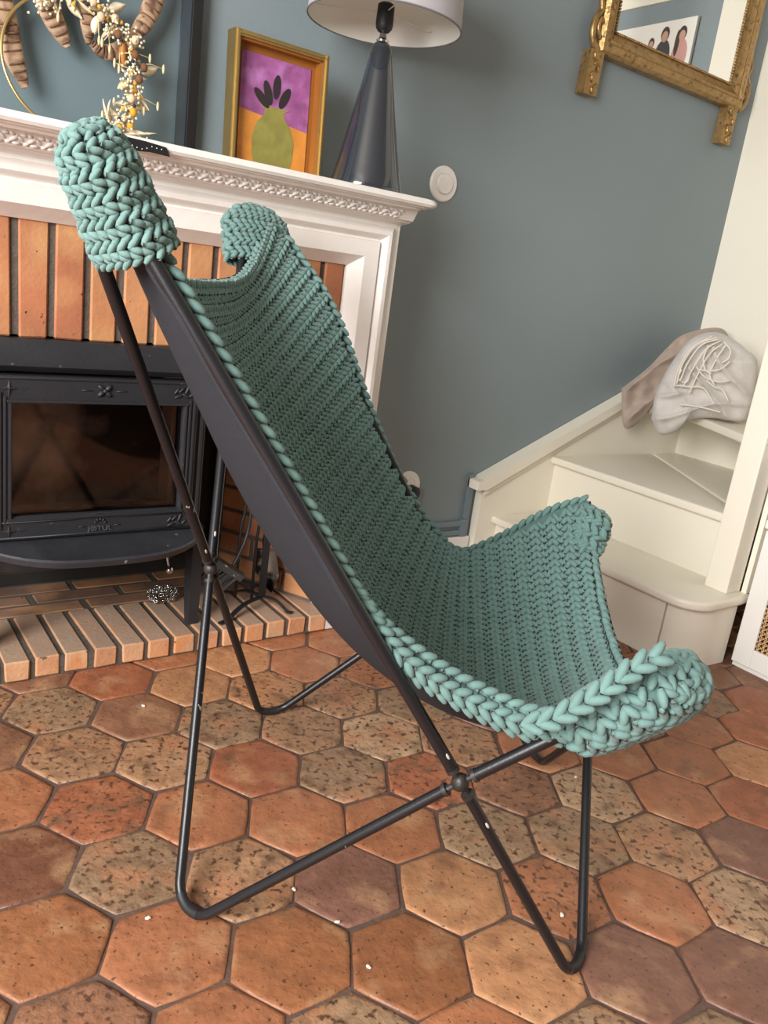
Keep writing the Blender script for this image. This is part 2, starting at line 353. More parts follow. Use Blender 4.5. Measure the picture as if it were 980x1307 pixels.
# brick courses over the stove (soldiers)
G().box((XI0, YB+.006, .693), (XI1, 1.658, .905)).out('mortar_bed', MORTAR, fp)
def brickmesh(sx, sy, sz, seed, bmat=None):
    r_ = random.Random(seed); bm = bmesh.new(); bmesh.ops.create_cube(bm, size=1.0)
    for v in bm.verts: v.co = Vector((v.co.x*sx, v.co.y*sy, v.co.z*sz))+Vector((r_.uniform(-1, 1), r_.uniform(-1, 1), r_.uniform(-1, 1)))*.0012
    bmesh.ops.bevel(bm, geom=bm.edges[:], offset=.003, segments=1, affect='EDGES')
    me = bpy.data.meshes.new('brick'); bm.to_mesh(me); bm.free(); me.materials.append(bmat or BRICK); return me
sol = [brickmesh(.050, .05, .212, i) for i in range(4)]
bcols = [(184, 126, 84), (172, 110, 76), (190, 134, 92), (166, 104, 72), (178, 118, 80)]
for i in range(17):
    x = 1.0085-i*.0640
    if x < XI0+.02: break
    inst('brick', sol[i % 4], fp, (x, YB+.025, .795), None, srgb(*bcols[(i*3+1) % 5]))
# splayed brick sides of the recess
def splay(p0, p1):
    p0 = np.array(p0); p1 = np.array(p1); d = p1-p0; Ls = np.linalg.norm(d); d /= Ls; n = np.array([-d[1], d[0]]);
    if n[0]*(0.49-p0[0]) < 0: n = -n
    ang = math.atan2(d[1], d[0])
    c = (p0+p1)/2-n*.03; g = G(); q = [p0-n*.004, p1-n*.004, p1-n*.05, p0-n*.05]
    g.prism([tuple(a) for a in q], .049, .679, XY); g.out('mortar_bed', MORTAR, fp)
    bm_ = [brickmesh(.205, .04, .052, 50+i) for i in range(3)]; hb = brickmesh(.098, .04, .052, 60)
    for j in range(10):
        z = .046+.008+.026+j*.0615; off = 0 if j % 2 else .109
        if off: inst('brick', hb, fp, (*(p0+d*.05-n*.02), z), (0, 0, ang), srgb(*bcols[(j*2) % 5]))
        t = off
        while t+.2 < Ls+.05:
            inst('brick', bm_[j % 3], fp, (*(p0+d*(t+.104)-n*.02), z), (0, 0, ang), srgb(*bcols[(j+int(t*10)) % 5])); t += .2165
        if t+.09 < Ls+.05: inst('brick', hb, fp, (*(p0+d*(t+.05)-n*.02), z), (0, 0, ang), srgb(*bcols[(j+2) % 5]))
splay((1.066, 1.640), (0.905, 1.955)); splay((-.086, 1.640), (.075, 1.955))
G().box((-.1, 1.98, 0), (1.1, 2.05, .92)).out('back_lining', SOOT, fp)
G().box((-.05, 1.66, .68), (1.06, 1.98, .72)).out('recess_top', SOOT, fp)
# hearth
he = thing('hearth', (0.49, 1.75, 0), 'low raised hearth of orange bricks set on edge in grey mortar', 'hearth')
G().box((-.085, 1.583, 0), (1.064, 1.99, .0425)).out('mortar_bed', MORTAR, he)
hbk = [brickmesh(.0475, .212, .044, 70+i, HBRICK) for i in range(4)]
hcols = [(202, 152, 114), (196, 142, 104), (204, 158, 122), (192, 138, 102)]
x = 1.068-.0238; i = 0
while x > -.09:
    inst('brick', hbk[i % 4], he, (x, 1.578+.106+rnd.uniform(-.002, .002), .0245), (0, 0, rnd.uniform(-.01, .01)), srgb(*hcols[(i*3) % 4])); x -= .0590; i += 1
rbk = [brickmesh(.195, .052, .044, 80+i) for i in range(3)]
for j in range(3):
    for k in range(6):
        xx = -.08+.1+k*.207+(.1 if j % 2 else 0)
        if xx+.09 < 1.0-.03*j and xx-.09 > -.08+.03*j: inst('brick', rbk[(j+k) % 3], he, (xx, 1.823+j*.060, .0225), None, srgb(*[(132, 100, 82), (118, 92, 78), (140, 106, 86)][(j+k) % 3]))
ZH = .0478
# ------------------------------------------------------------------ stove
st = thing('wood_stove', (0.495, 1.72, ZH), 'black cast iron wood stove insert with a glass door', 'stove')
SX0, SX1, YS = .272, .716, 1.605
xc = .495
g = G(); g.box((SX0+.01, 1.66, .26), (SX0+.03, 1.97, .665)); g.box((SX1-.03, 1.66, .26), (SX1-.01, 1.97, .665)); g.box((SX0+.01, 1.95, .26), (SX1-.01, 1.97, .665)); g.box((SX0+.01, 1.66, .26), (SX1-.01, 1.97, .30)); g.box((SX0+.01, 1.66, .64), (SX1-.01, 1.97, .665)); g.out('body', IRON, st)
# top hood: wide shield closing the opening below the bricks
g = G(); g.prism([(YB-.005, .688), (1.606, .687), (1.600, .672), (1.592, .655), (1.590, .640), (1.597, .634), (1.605, .628), (1.655, .628), (1.655, .688)], .10, .89, lambda a, b, d: (d, a, b)); g.out('top_shield', IRON, st, True, 25)
# surround posts beside the door
for (a, b) in ((SX0, SX0+.022), (SX1-.022, SX1)):
    g = G(); g.box((a, YS-.002, .285), (b, 1.67, .63), .003); g.box(((a+b)/2-.004, YS-.006, .29), ((a+b)/2+.004, YS, .625), .002); g.out('side_post', IRON, st)
# door frame
DX0, DX1, DZ0, DZ1 = SX0+.024, SX1-.024, .300, .622
GX0, GX1, GZ0, GZ1 = DX0+.032, DX1-.032, .348, .570
d = G(); yd = YS-.012
d.box((DX0, yd, GZ1), (DX1, YS+.03, DZ1), .003); d.box((DX0, yd, DZ0), (DX1, YS+.03, GZ0), .003); d.box((DX0, yd, GZ0-.003), (GX0, YS+.03, GZ1+.003), .003); d.box((GX1, yd, GZ0-.003), (DX1, YS+.03, GZ1+.003), .003)
door = d.out('door', IRON, st)
g = G()
for (o_, y_) in ((.004, yd-.004), (.013, yd-.003), (.022, yd-.004)):
    for (a, b, c, e) in ((GX0-o_-.003, GX0-o_+.002, GZ0-o_, GZ1+o_), (GX1+o_-.002, GX1+o_+.003, GZ0-o_, GZ1+o_)): g.box((a, y_, c), (b, yd+.004, e), .001)
g.box((GX0-.01, yd-.005, GZ1+.002), (GX1+.01, yd+.004, GZ1+.007), .001); g.box((GX0-.01, yd-.005, GZ0-.008), (GX1+.01, yd+.004, GZ0-.002), .001)
g.out('glass_bead', IRON, door)
g = G()      # raised border lines of the top and bottom bands and the hump over the emblem
g.box((DX0+.004, yd-.003, DZ1-.006), (DX1-.004, yd+.002, DZ1-.002), .001)
pts = [(DX0+.006, .344-.006)]+[(xc-.05, .338)]+[(xc+.05*t, .338+.010*math.cos(t*math.pi/2)) for t in (-.7, -.4, 0, .4, .7)]+[(xc+.05, .338), (DX1-.006, .338)]
g.out('border_rib', IRON, door, True); g = G(); g.tube([(a, yd-.001, b) for a, b in pts], .0022, 6); g.out('border_rib', IRON, door, True); g = G(); g.tube([(DX0+.006, yd-.001, .306), (DX1-.006, yd-.001, .306)], .002, 6); g.out('border_rib', IRON, door, True)
def star(cx, cz, r, pts4=True):
    g = G(); poly = []
    for k in range(8):
        rr = r if k % 2 == 0 else r*.28; a = math.pi/4*k; poly.append((cx+rr*math.cos(a), cz+rr*math.sin(a)))
    n = len(poly); V = [(a, yd-.0005, b) for a, b in poly]+[(cx, yd-.005, cz)]; g.add(V, [(i, (i+1) % n, n) for i in range(n)])
    for sgn in (-1, 1): g.box((cx+sgn*(r+.010)-.006, yd-.0015, cz-.0008), (cx+sgn*(r+.010)+.006, yd+.001, cz+.0008))
    g.out('star_ornament', IRON, door)
def scroll(cx, cz, sgn):
    g = G()
    for (ox, oz, a, l) in ((-.016, .004, .9, .010), (-.006, .006, .7, .010), (.006, .006, 1.2, .012), (-.012, -.007, .4, .011), (.004, -.006, -.5, .010), (.016, -.004, .8, .008)):
        dx, dz = math.cos(a*sgn), math.sin(a); g.ell((cx+ox*sgn, yd-.001, cz+oz), ((dx*l, 0, dz*l), (-dz*.003, 0, dx*.003), (0, .0035, 0)), 8, 4)
    g.out('scroll_ornament', IRON, door, True)
zt, zb = .598, .320
star(DX0+.026, zt, .017); star(DX0+.026, zb, .014); scroll(DX1-.034, zt, 1); scroll(DX1-.034, zb, 1)
g = G()
for k in range(4):
    a = math.pi/4+math.pi/2*k; g.ell((xc+.010*math.cos(a), yd-.001, zt+.008*math.sin(a)), ((.009*math.cos(a), 0, .009*math.sin(a)), (-.005*math.sin(a), 0, .005*math.cos(a)), (0, .005, 0)), 8, 4)
g.ell((xc, yd-.002, zt), ((.005, 0, 0), (0, 0, .005), (0, .006, 0)), 8, 4)
for sgn in (-1, 1): g.box((xc+sgn*.034-.010, yd-.0015, zt-.0008), (xc+sgn*.034+.010, yd+.001, zt+.0008))
g.out('flower_ornament', IRON, door, True)
g = G()      # small arched emblem over the lettering
for k in range(5):
    a = math.radians(20+35*k); g.ell((xc+.010*math.cos(a), yd-.001, zb+.005+.009*math.sin(a)), ((.004*math.cos(a), 0, .004*math.sin(a)), (-.002*math.sin(a), 0, .002*math.cos(a)), (0, .003, 0)), 6, 4)
for sgn in (-1, 1): g.box((xc+sgn*.036-.006, yd-.0015, zb-.0008), (xc+sgn*.036+.006, yd+.001, zb+.0008))
g.out('emblem', IRON, door, True)
def text_mesh(name, body, size, mtl, parent, M, depth=.001):
    cu = bpy.data.curves.new(name, 'FONT'); cu.body = body; cu.size = size; cu.extrude = depth; cu.align_x = 'CENTER'; cu.align_y = 'CENTER'
    t = bpy.data.objects.new(name+'_tmp', cu); COL.objects.link(t); bpy.context.view_layer.update()
    me = bpy.data.meshes.new_from_object(t.evaluated_get(bpy.context.evaluated_depsgraph_get())); bpy.data.objects.remove(t)
    me.transform(M); me.materials.clear(); me.materials.append(mtl); o = bpy.data.objects.new(name, me); return link(o, parent)
text_mesh('lettering', 'JØTUL', .0135, mat('worn_iron', srgb(78, 78, 82), .4, .1), door, Matrix(((1.25, 0, 0, xc), (0, 0, -1, yd-.001), (0, 1, 0, zb-.0055), (0, 0, 0, 1))), .0018)
GLASS = bpy.data.materials.new('stove_glass'); GLASS.use_nodes = True
nt = GLASS.node_tree; nt.nodes.clear(); o_ = nt.nodes.new('ShaderNodeOutputMaterial'); mx = nt.nodes.new('ShaderNodeMixShader'); tb = nt.nodes.new('ShaderNodeBsdfTransparent'); gb = nt.nodes.new('ShaderNodeBsdfGlossy'); fz = nt.nodes.new('ShaderNodeFresnel')
tb.inputs[0].default_value = (.95, .94, .93, 1); gb.inputs['Roughness'].default_value = .06; fz.inputs[0].default_value = 1.5
nt.links.new(fz.outputs[0], mx.inputs[0]); nt.links.new(tb.outputs[0], mx.inputs[1]); nt.links.new(gb.outputs[0], mx.inputs[2]); nt.links.new(mx.outputs[0], o_.inputs[0])
G().box((GX0-.002, YS, GZ0-.002), (GX1+.002, YS+.004, GZ1+.002)).out('glass_pane', GLASS, door)
FB = mat('firebrick', srgb(228, 218, 204), .85, .15, 14, .3, 40, stain=srgb(50, 44, 40), stain_scale=4, stain_lo=.42, stain_hi=.6)
FB2 = mat('firebrick_side', srgb(240, 230, 214), .85, .12, 14, .3, 40)
g = G(); g.box((SX0+.035, 1.715, .31), (SX1-.05, 1.73, .63)); g.out('firebox_back', FB, st)
g = G(); g.box((SX1-.055, 1.66, .30), (SX1-.032, 1.85, .63)); g.out('firebox_side', FB2, st); g = G(); g.box((SX0+.032, 1.66, .30), (SX0+.055, 1.85, .63)); g.out('firebox_side', FB2, st)
G().box((SX0+.035, 1.64, .30), (SX1-.035, 1.83, .335)).out('ash_bed', mat('ash', srgb(220, 208, 192), .95, .25, 18, .8, 25, stain=srgb(70, 58, 50), stain_scale=7), st)
g = G(); g.prism([(xc-.06, .60), (xc+.06, .60), (xc+.04, .575), (xc-.05, .578)], 1.68, 1.71, XZ); g.out('baffle', FB2, st)
# ash lip
g = G(); n = 20; V = []; F = []
prl = []
for k in range(n+1):
    t = -1+2*k/n; yy = YS-.02-.085*(1-abs(t)**3.2)-.008*(1-t*t); prl.append((xc+t*.225, yy))
top = [(a, b, .296-.010*(YS-b)/.1) for a, b in prl]
ring = lambda dz, dy: [(a, min(YS+.0, b+dy), .296+dz-.010*(YS-b)/.1) for a, b in prl]
L0, L1, L2, L3 = ring(-.014, .010), ring(0, .004), ring(-.004, 0), ring(-.016, .004)
bk = [(a, YS+.01, .300) for a, b in prl]; bk2 = [(a, YS+.01, .280) for a, b in prl]
rows_ = [bk, ring(-.004, .016), L1, L2, L3, bk2]; m_ = n+1
for r_ in rows_: V += r_
for j in range(len(rows_)):
    for k in range(n): F.append((j*m_+k, j*m_+k+1, ((j+1) % len(rows_))*m_+k+1, ((j+1) % len(rows_))*m_+k))
F.append(tuple(j*m_ for j in range(len(rows_)))); F.append(tuple(j*m_+n for j in range(len(rows_))))
mk('ash_lip', V, F, mat('lip_iron', srgb(48, 49, 54), .4, .15, 20, .1, 120, specks=srgb(150, 148, 144), speck_scale=50, speck_lo=.7, speck_hi=.78), st, True, sharp=30)
for (xa, sg) in ((SX1+.012, 1), (SX0-.012, -1)):
    g = G(); g.prism([(1.628, ZH), (1.648, ZH), (1.664, .13), (1.668, .29), (1.63, .29), (1.622, .14)], xa-.012, xa+.012, lambda a, b, d: (d, a, b)); g.out('leg', IRON, st)
g = G(); g.tube([(.655, 1.66, .27), (.655, 1.61, .205)], .0025, 8); kn = g.out('air_rod', CHROME, st, True)
G().ell((.655, 1.606, .20), ((.009, 0, 0), (0, .009, 0), (0, 0, .009)), 12, 8).out('knob', CHROME, kn, True)
g = G(); g.box((.30, 1.66, .20), (.69, 1.9, .262), .01); g.out('ash_pan_box', SOOT, st)

# chain link ball of kindling wire on the hearth
cb = fl(207, 765, ZH); cb = (.712, 1.78, ZH)
cbt = thing('chain_scrubber', cb, 'crumpled ball of steel chain links lying under the stove lip', 'chain')
lk = None
r_ = random.Random(3)
for i in range(70):
    a, b = r_.uniform(0, 2*math.pi), r_.uniform(-.2, 1); rr = math.sqrt(max(0, 1-b*b)) if b > 0 else 1
    c = np.array([cb[0]+.044*rr*math.cos(a)*r_.uniform(.6, 1), cb[1]+.028*rr*math.sin(a)*r_.uniform(.6, 1), cb[2]+.008+.030*max(b, 0)])
    if lk is None:
        g = G(); g.tube([(.0062*math.cos(t), .0042*math.sin(t), 0) for t in np.linspace(0, 2*math.pi, 9)[:-1]], .0013, 5, closed=True); lk = g.out('link', CHROME, cbt, True).data
        bpy.data.objects.remove([o for o in cbt.children][0])
    inst('link', lk, cbt, c, (r_.uniform(0, 3), r_.uniform(0, 3), r_.uniform(0, 3)))

# ------------------------------------------------------------------ fire tools
ts = thing('fire_tool_stand', (.925, 1.665, ZH), 'black wrought iron fire tool stand with a flat post and curved feet on the hearth', 'tool stand')
bx, by = .925, 1.665
G().box((bx-.009, by-.003, ZH+.028), (bx+.009, by+.003, .62), .001).out('post', BLACK, ts)
def strap(pts, wdt, thk, name, par):
    P = catmull(pts, 6); V = []; F = []
    for i, p in enumerate(P):
        t = P[min(i+1, len(P)-1)]-P[max(i-1, 0)]; sdir = np.cross(t, (0, 0, 1)); sdir /= max(np.linalg.norm(sdir), 1e-9)
        for (a, b) in ((-1, -1), (1, -1), (1, 1), (-1, 1)): V.append(p+sdir*a*wdt/2+np.array([0, 0, b*thk/2]))
    for i in range(len(P)-1):
        for k in range(4): F.append((i*4+k, i*4+(k+1) % 4, i*4+4+(k+1) % 4, i*4+4+k))
    F.append((0, 1, 2, 3)); F.append(tuple(len(V)-4+k for k in range(4))); return mk(name, V, F, BLACK, par)
e0, e1 = fl(283, 796, ZH), fl(371, 783, ZH)
for sgn, e in ((-1, e0), (1, e1)):
    dv = np.array([e[0]-bx, e[1]-by])
    pts = [(bx-dv[0]*.02, by-dv[1]*.02, ZH+.030), (bx+dv[0]*.45, by+dv[1]*.45, ZH+.027), (bx+dv[0]*.75, by+dv[1]*.75, ZH+.012), (bx+dv[0]*.88, by+dv[1]*.88, ZH+.003), (bx+dv[0]*1.05, by+dv[1]*1.05, ZH+.0025)]
    strap(pts, .012, .004, 'foot', ts)
strap([(bx, by, ZH+.030), (bx-.02, by+.05, ZH+.028), (bx-.035, by+.085, ZH+.012), (bx-.045, by+.115, ZH+.0025)], .012, .004, 'foot', ts)
G().tube([(bx-.09, by-.02, .60), (bx+.07, by+.02, .60)], .005, 8).out('hook_bar', BLACK, ts, True)
G().tube(catmull([(bx-.005, by+.02, .60), (bx-.005, by+.02, .35), (bx-.012, by+.03, .22), (bx-.012, by+.03, .06)], 4), .004, 8).out('tong_arm', BLACK, ts, True)
G().tube(catmull([(bx-.055, by+.03, .60), (bx-.05, by+.03, .32), (bx-.058, by+.03, .25), (bx-.058, by+.03, .07)], 4), .004, 8).out('tong_arm', BLACK, ts, True)
# brush
hb = thing('hearth_brush', (.80, 1.615, .10), 'black hearth brush with dark bristles hanging from the fire tool stand', 'brush')
p0 = at(294, 727, 1, 1.63); tipb = at(347, 600, 1, 1.65)
G().tube(catmull([(bx-.055, by-.02, .60), (bx-.06, by-.02, .33), (bx-.068, by-.022, .25), p0+np.array([.012, 0, .02]), p0], 6), .0045, 8).out('handle', BLACK, hb, True)
ca, cb_ = at(276, 716, 1, 1.625), at(309, 737, 1, 1.60)
dv = (cb_-ca); Lb = np.linalg.norm(dv); dv /= Lb; upb = np.array([.25, -.1, .95]); upb -= dv*(upb@dv); upb /= np.linalg.norm(upb); sdb = np.cross(dv, upb)
def obox(g, c, ax, h):
    V = []; 
    for z in (-1, 1):
        for y in (-1, 1):
            for x in (-1, 1): V.append(np.array(c)+ax[0]*h[0]*x+ax[1]*h[1]*y+ax[2]*h[2]*z)
    g.add(V, [(0, 1, 3, 2), (4, 5, 7, 6), (0, 1, 5, 4), (2, 3, 7, 6), (0, 2, 6, 4), (1, 3, 7, 5)])
g = G(); obox(g, (ca+cb_)/2, (dv, sdb, upb), (Lb/2, .014, .008)); g.out('head', mat('worn_black', srgb(44, 42, 40), .5, .2, 20, specks=srgb(140, 130, 110), speck_scale=60, speck_lo=.64, speck_hi=.7), hb)
g = G(); r_ = random.Random(5)
for i in range(90):
    a, b = r_.uniform(-.92, .75), r_.uniform(-1, 1); s_ = (ca+cb_)/2+dv*a*Lb/2+sdb*b*.011-upb*.007
    e_ = s_-upb*r_.uniform(.040, .052)+dv*(r_.uniform(-.004, .004)-.012)+sdb*b*.006; g.tube([s_, e_], .0009, 4)
br = g.out('bristles', mat('bristle', srgb(34, 33, 34), .7), hb); tag(br, None, kind='stuff')
# shovel
shv = thing('fire_shovel', (.955, 1.69, .07), 'sooty silver fire shovel hanging by the brick side of the fireplace', 'shovel')
SHM = mat('sooty_steel', srgb(170, 164, 154), .45, .2, 20, .2, 60, metal=.6, stain=srgb(22, 20, 20), stain_scale=14, stain_lo=.46, stain_hi=.54)
sp_ = [at(x, y, 1, 1.70) for (x, y) in ((325, 699), (352, 702), (356, 735), (346, 757), (338, 748), (331, 742), (324, 728))]
cx_ = sum(sp_)/len(sp_); V = []; F = []; n = len(sp_)
for p in sp_: V.append(p)
for p in sp_: V.append(cx_+(p-cx_)*.82+np.array([.006, .018, 0]))
for p in sp_: V.append(p+np.array([.001, .003, 0]))
for p in sp_: V.append(cx_+(p-cx_)*.82+np.array([.007, .022, 0]))
for i in range(n):
    j = (i+1) % n; F += [(i, j, n+j, n+i), (2*n+i, 2*n+j, 3*n+j, 3*n+i), (i, j, 2*n+j, 2*n+i)]
F += [tuple(n+i for i in range(n)), tuple(3*n+i for i in range(n))]
mk('scoop', V, F, SHM, shv)
pt = (sp_[0]+sp_[1])/2
G().tube(catmull([pt+np.array([0, .006, -.004]), pt+np.array([0, .004, .05]), np.array([bx+.045, by+.018, .45]), np.array([bx+.045, by+.014, .60])], 6), .0045, 8).out('handle', BLACK, shv, True)

# ================================================================== STAIRS
XS = XR-.008
sr = thing('staircase', (2.0, 1.4, 0), 'cream painted winder staircase with closed lower risers and a square newel', 'staircase')
Z1, Z2, Z3 = .196, .389, .582
X1, X2 = 1.828, 2.072
NX0, NX1, NY0, NY1 = 1.978, 2.046, 1.057, 1.123
YST = 1.787
G().prism([(1.742, 0), (XS, 0), (XS, .78), (2.33, .565), (1.742, .292)], YST, YW-.002, XZ).out('stringer', CREAM, sr)
cap = [(1.700, .318), (1.725, .322), (2.33, .594), (XS, .775), (XS, .745), (2.34, .566), (1.742, .290), (1.700, .290)]
G().prism(cap, YST-.022, YW-.002, XZ).out('stringer_cap', CREAM, sr)
cap2 = [(1.742, .292), (2.34, .568), (XS, .747), (XS, .722), (2.34, .545), (1.742, .268)]
G().prism(cap2, YST-.010, YST+.002, XZ).out('cap_moulding', CREAM, sr)
# riser 1 with a curved end
G().box((X1, 1.128, 0), (X1+.02, YST, Z1-.026)).out('riser', CREAM, sr)
arc = [(X1+.004, 1.124)]+[(X1+.004+.10*(1-math.cos(t)), 1.124-.085*math.sin(t)) for t in np.linspace(.1, math.pi/2, 9)]+[(2.015, 1.036), (2.015, 1.12)]
G().prism(arc, 0, Z1-.026, XY).out('curved_riser', CREAM, sr, True, 30)
def slab(name, poly, z, th=.026):
    bm = bmesh.new(); n = len(poly)
    vb = [bm.verts.new((x, y, z-th)) for x, y in poly]; vt = [bm.verts.new((x, y, z)) for x, y in poly]
    bm.faces.new(vb); bm.faces.new(vt)
    for i in range(n): bm.faces.new((vb[i], vb[(i+1) % n], vt[(i+1) % n], vt[i]))
    bmesh.ops.recalc_face_normals(bm, faces=bm.faces)
    ed = [e for e in bm.edges if abs(e.verts[0].co.z-e.verts[1].co.z) < 1e-6]
    bmesh.ops.bevel(bm, geom=ed, offset=.008, segments=3, affect='EDGES', profile=.5)
    me = bpy.data.meshes.new(name); bm.to_mesh(me); bm.free(); me.materials.append(CREAM); me.polygons.foreach_set('use_smooth', [True]*len(me.polygons)); me.set_sharp_from_angle(angle=math.radians(40))
    o = bpy.data.objects.new(name, me); return link(o, sr)
rc = .085
t1 = [(X1-.025, YST), (X1-.025, 1.026+rc)]+[(X1-.025+rc-rc*math.cos(t), 1.026+rc-rc*math.sin(t)) for t in np.linspace(.15, math.pi/2, 8)]+[(2.016, 1.026), (2.06, 1.03), (2.06, YST)]
slab('tread', t1, Z1)
G().box((2.052, 1.123, Z1), (2.07, YST, Z2-.026)).out('riser', CREAM, sr)
jl = ((2.558, 1.763), (2.192, 1.253))
slab('tread', [(2.03, YST), (2.03, 1.123), (2.10, 1.123), (2.187, 1.256), (2.552, 1.765), (2.552, YST)], Z2)
slab('tread', [(2.560, YST), (2.557, 1.765), (2.192, 1.253), (2.105, 1.123), (XS, 1.123), (XS, YST)], Z2)
slab('tread', [(2.05, 1.06), (2.11, 1.06), (2.56, YST), (XS, YST), (XS, .9), (2.05, .9)], Z3, .03)
G().box((XS-.02, 1.123, Z2), (XS, YST, .70)).out('wall_skirting', CREAM, sr)
G().box((2.047, 1.04, Z1), (XS, 1.054, Z3-.031)).out('side_panel', CREAM, sr)
G().box((NX0, NY0, Z1), (NX1, NY1, 2.1), .003).out('newel_post', CREAM, sr)
# cabinet with cane panel
cab = thing('cane_cabinet', (2.15, .65, 0), 'low white cabinet with woven cane door panels beside the stairs', 'cabinet')
XCb, CY0, CY1 = 2.020, .10, 1.018
G().box((XCb+.012, CY0, 0), (2.34, CY1, .392)).out('body', WHITE, cab)
G().box((XCb-.012, CY0-.01, .392), (2.36, CY1+.002, .415), .004).out('top', WHITE, cab)
CANE = mat('cane', srgb(214, 172, 124), .6, .15, 60)
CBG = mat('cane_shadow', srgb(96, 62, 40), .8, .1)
for (a, b) in ((CY1-.46, CY1), (CY0, CY0+.455)):
    f = .052; g = G(); g.box((XCb, a, .015), (XCb+.012, a+f, .385), .002); g.box((XCb, b-f, .015), (XCb+.012, b, .385), .002); g.box((XCb, a+f, .015), (XCb+.012, b-f, .015+f), .002); g.box((XCb, a+f, .385-f), (XCb+.012, b-f, .385), .002)
    dr = g.out('door', WHITE, cab)
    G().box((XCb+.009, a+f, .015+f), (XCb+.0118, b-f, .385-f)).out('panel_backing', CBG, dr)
    g = G(); y0, y1, z0, z1 = a+f, b-f, .015+f, .385-f; st_ = .0135
    def strip(p, q, wd):
        p = np.array(p); q = np.array(q); d_ = (q-p)/np.linalg.norm(q-p); e = np.array([-d_[1], d_[0]])*wd/2
        P = [p-e, p+e, q+e, q-e]; g.add([(XCb+.007, *v) for v in P]+[(XCb+.009, *v) for v in P], [(0, 1, 2, 3), (4, 5, 6, 7), (0, 1, 5, 4), (1, 2, 6, 5), (2, 3, 7, 6), (3, 0, 4, 7)])
    y = y0+.004
    while y < y1: strip((y, z0), (y, z1), .0042); y += st_
    z = z0+.004
    while z < z1: strip((y0, z), (y1, z), .0042); z += st_
    c = -(z1-z0)+.011
    while c < (y1-y0):
        ya, yb = max(y0, y0+c), min(y1, y0+c+(z1-z0)); strip((ya, z0+ya-y0-c), (yb, z0+yb-y0-c), .003)
        strip((ya, z1-(ya-y0-c)), (yb, z1-(yb-y0-c)), .003); c += st_
    tag(g.out('cane_weave', CANE, dr), None, kind='stuff')
bxs = thing('storage_box', (2.15, .86, .415), 'slate grey storage box standing on the white cane cabinet', 'box')
g = G(); g.box((2.07, .72, .415), (2.28, .99, .50), .006); g.out('box_body', mat('slate_box', srgb(92, 100, 108), .6), bxs)
G().box((2.066, .716, .50), (2.284, .994, .52), .005).out('lid', mat('slate_lid', srgb(104, 112, 120), .6), bxs)

# ================================================================== BUTTERFLY CHAIR
CH_TH = -0.6892; CHM = np.array([0.567, 1.071, 0.0])
CF = np.array([math.cos(CH_TH), math.sin(CH_TH), 0]); CN = np.array([-math.sin(CH_TH), math.cos(CH_TH), 0]); CZ = np.array([0, 0, 1.0])
def CW(s, n, z): return CHM+s*CF+n*CN+z*CZ
RT = 0.0072; ZF = -.012
VT = dict(A=CW(0, -.281, ZF), D=CW(0, .281, ZF), B=CW(.568, -.275, ZF), E=CW(.568, .275, ZF),
          BN=CW(-.151, -.423, 1.035), BF=CW(-.151, .423, 1.035), FN=CW(.587, -.359, .526), FF=CW(.587, .359, .526))
def crossing(a, b, c, d):
    a, b, c, d = VT[a], VT[b], VT[c], VT[d]; u = b-a; v = d-c; w0 = a-c
    t = np.linalg.solve(np.array([[u@u, -u@v], [u@v, -v@v]]), [-u@w0, -v@w0]); return (a+t[0]*u+c+t[1]*v)/2
JT = dict(N=crossing('A', 'FN', 'B', 'BN'), K=crossing('A', 'BF', 'D', 'BN'), O=crossing('B', 'FF', 'E', 'FN'), P=crossing('D', 'FF', 'E', 'BF'))
def vee(j1, v, j2, r, end=.020):
    a = j1-v; b = j2-v; la, lb = np.linalg.norm(a), np.linalg.norm(b); a /= la; b /= lb
    half = math.acos(max(-1, min(1, a@b)))/2; tl = r/math.tan(half); bis = (a+b)/np.linalg.norm(a+b); c = v+bis*r/math.sin(half)
    p1, p2 = v+a*tl, v+b*tl; e1 = p1-c; n_ = np.cross(a, b); n_ /= np.linalg.norm(n_); e2 = np.cross(n_, e1)
    if (p2-c)@e2 < 0: e2 = -e2
    sweep = math.pi-2*half; arc = [c+e1*math.cos(t)+e2*math.sin(t) for t in np.linspace(0, sweep, 14)]
    return [j1-a*end]+[p1]+arc[1:-1]+[p2]+[j2-b*end], arc, (a, b, bis, c)
chair = thing('butterfly_chair', CHM, 'black folding butterfly chair with tubular steel legs and a canvas sling', 'chair')
FEET = dict(A=('K', 'N'), B=('N', 'O'), D=('K', 'P'), E=('P', 'O'))
TIPS = dict(BN=('K', 'N', .045), BF=('K', 'P', .045), FN=('N', 'O', .045), FF=('P', 'O', .045))
for k, (a, b) in FEET.items():
    path, arc, _ = vee(JT[a], VT[k], JT[b], .042)
    zmin = min(p[2] for p in arc)-RT
    path = [p-np.array([0, 0, zmin+.0004])*(1 if 0 < i < len(path)-1 else 0) for i, p in enumerate(path)]
    lg = G().tube(path, RT, 14).out('leg', BLACK_TUBE, chair, True, 40)
    g = G().tube([p-np.array([0, 0, zmin+.0004]) for p in arc[3:11]], RT+.0004, 14); g.out('foot_sleeve', mat('foot_tape', srgb(34, 34, 36), .5, .1), lg, True, 40)
TIPD = {}
for k, (a, b, r) in TIPS.items():
    path, arc, info = vee(JT[a], VT[k], JT[b], r); TIPD[k] = (arc[len(arc)//2]*.5+arc[len(arc)//2-1]*.5, info)
    G().tube(path, RT+.0006, 14).out('corner_rod', BLACK_TUBE, chair, True, 40)
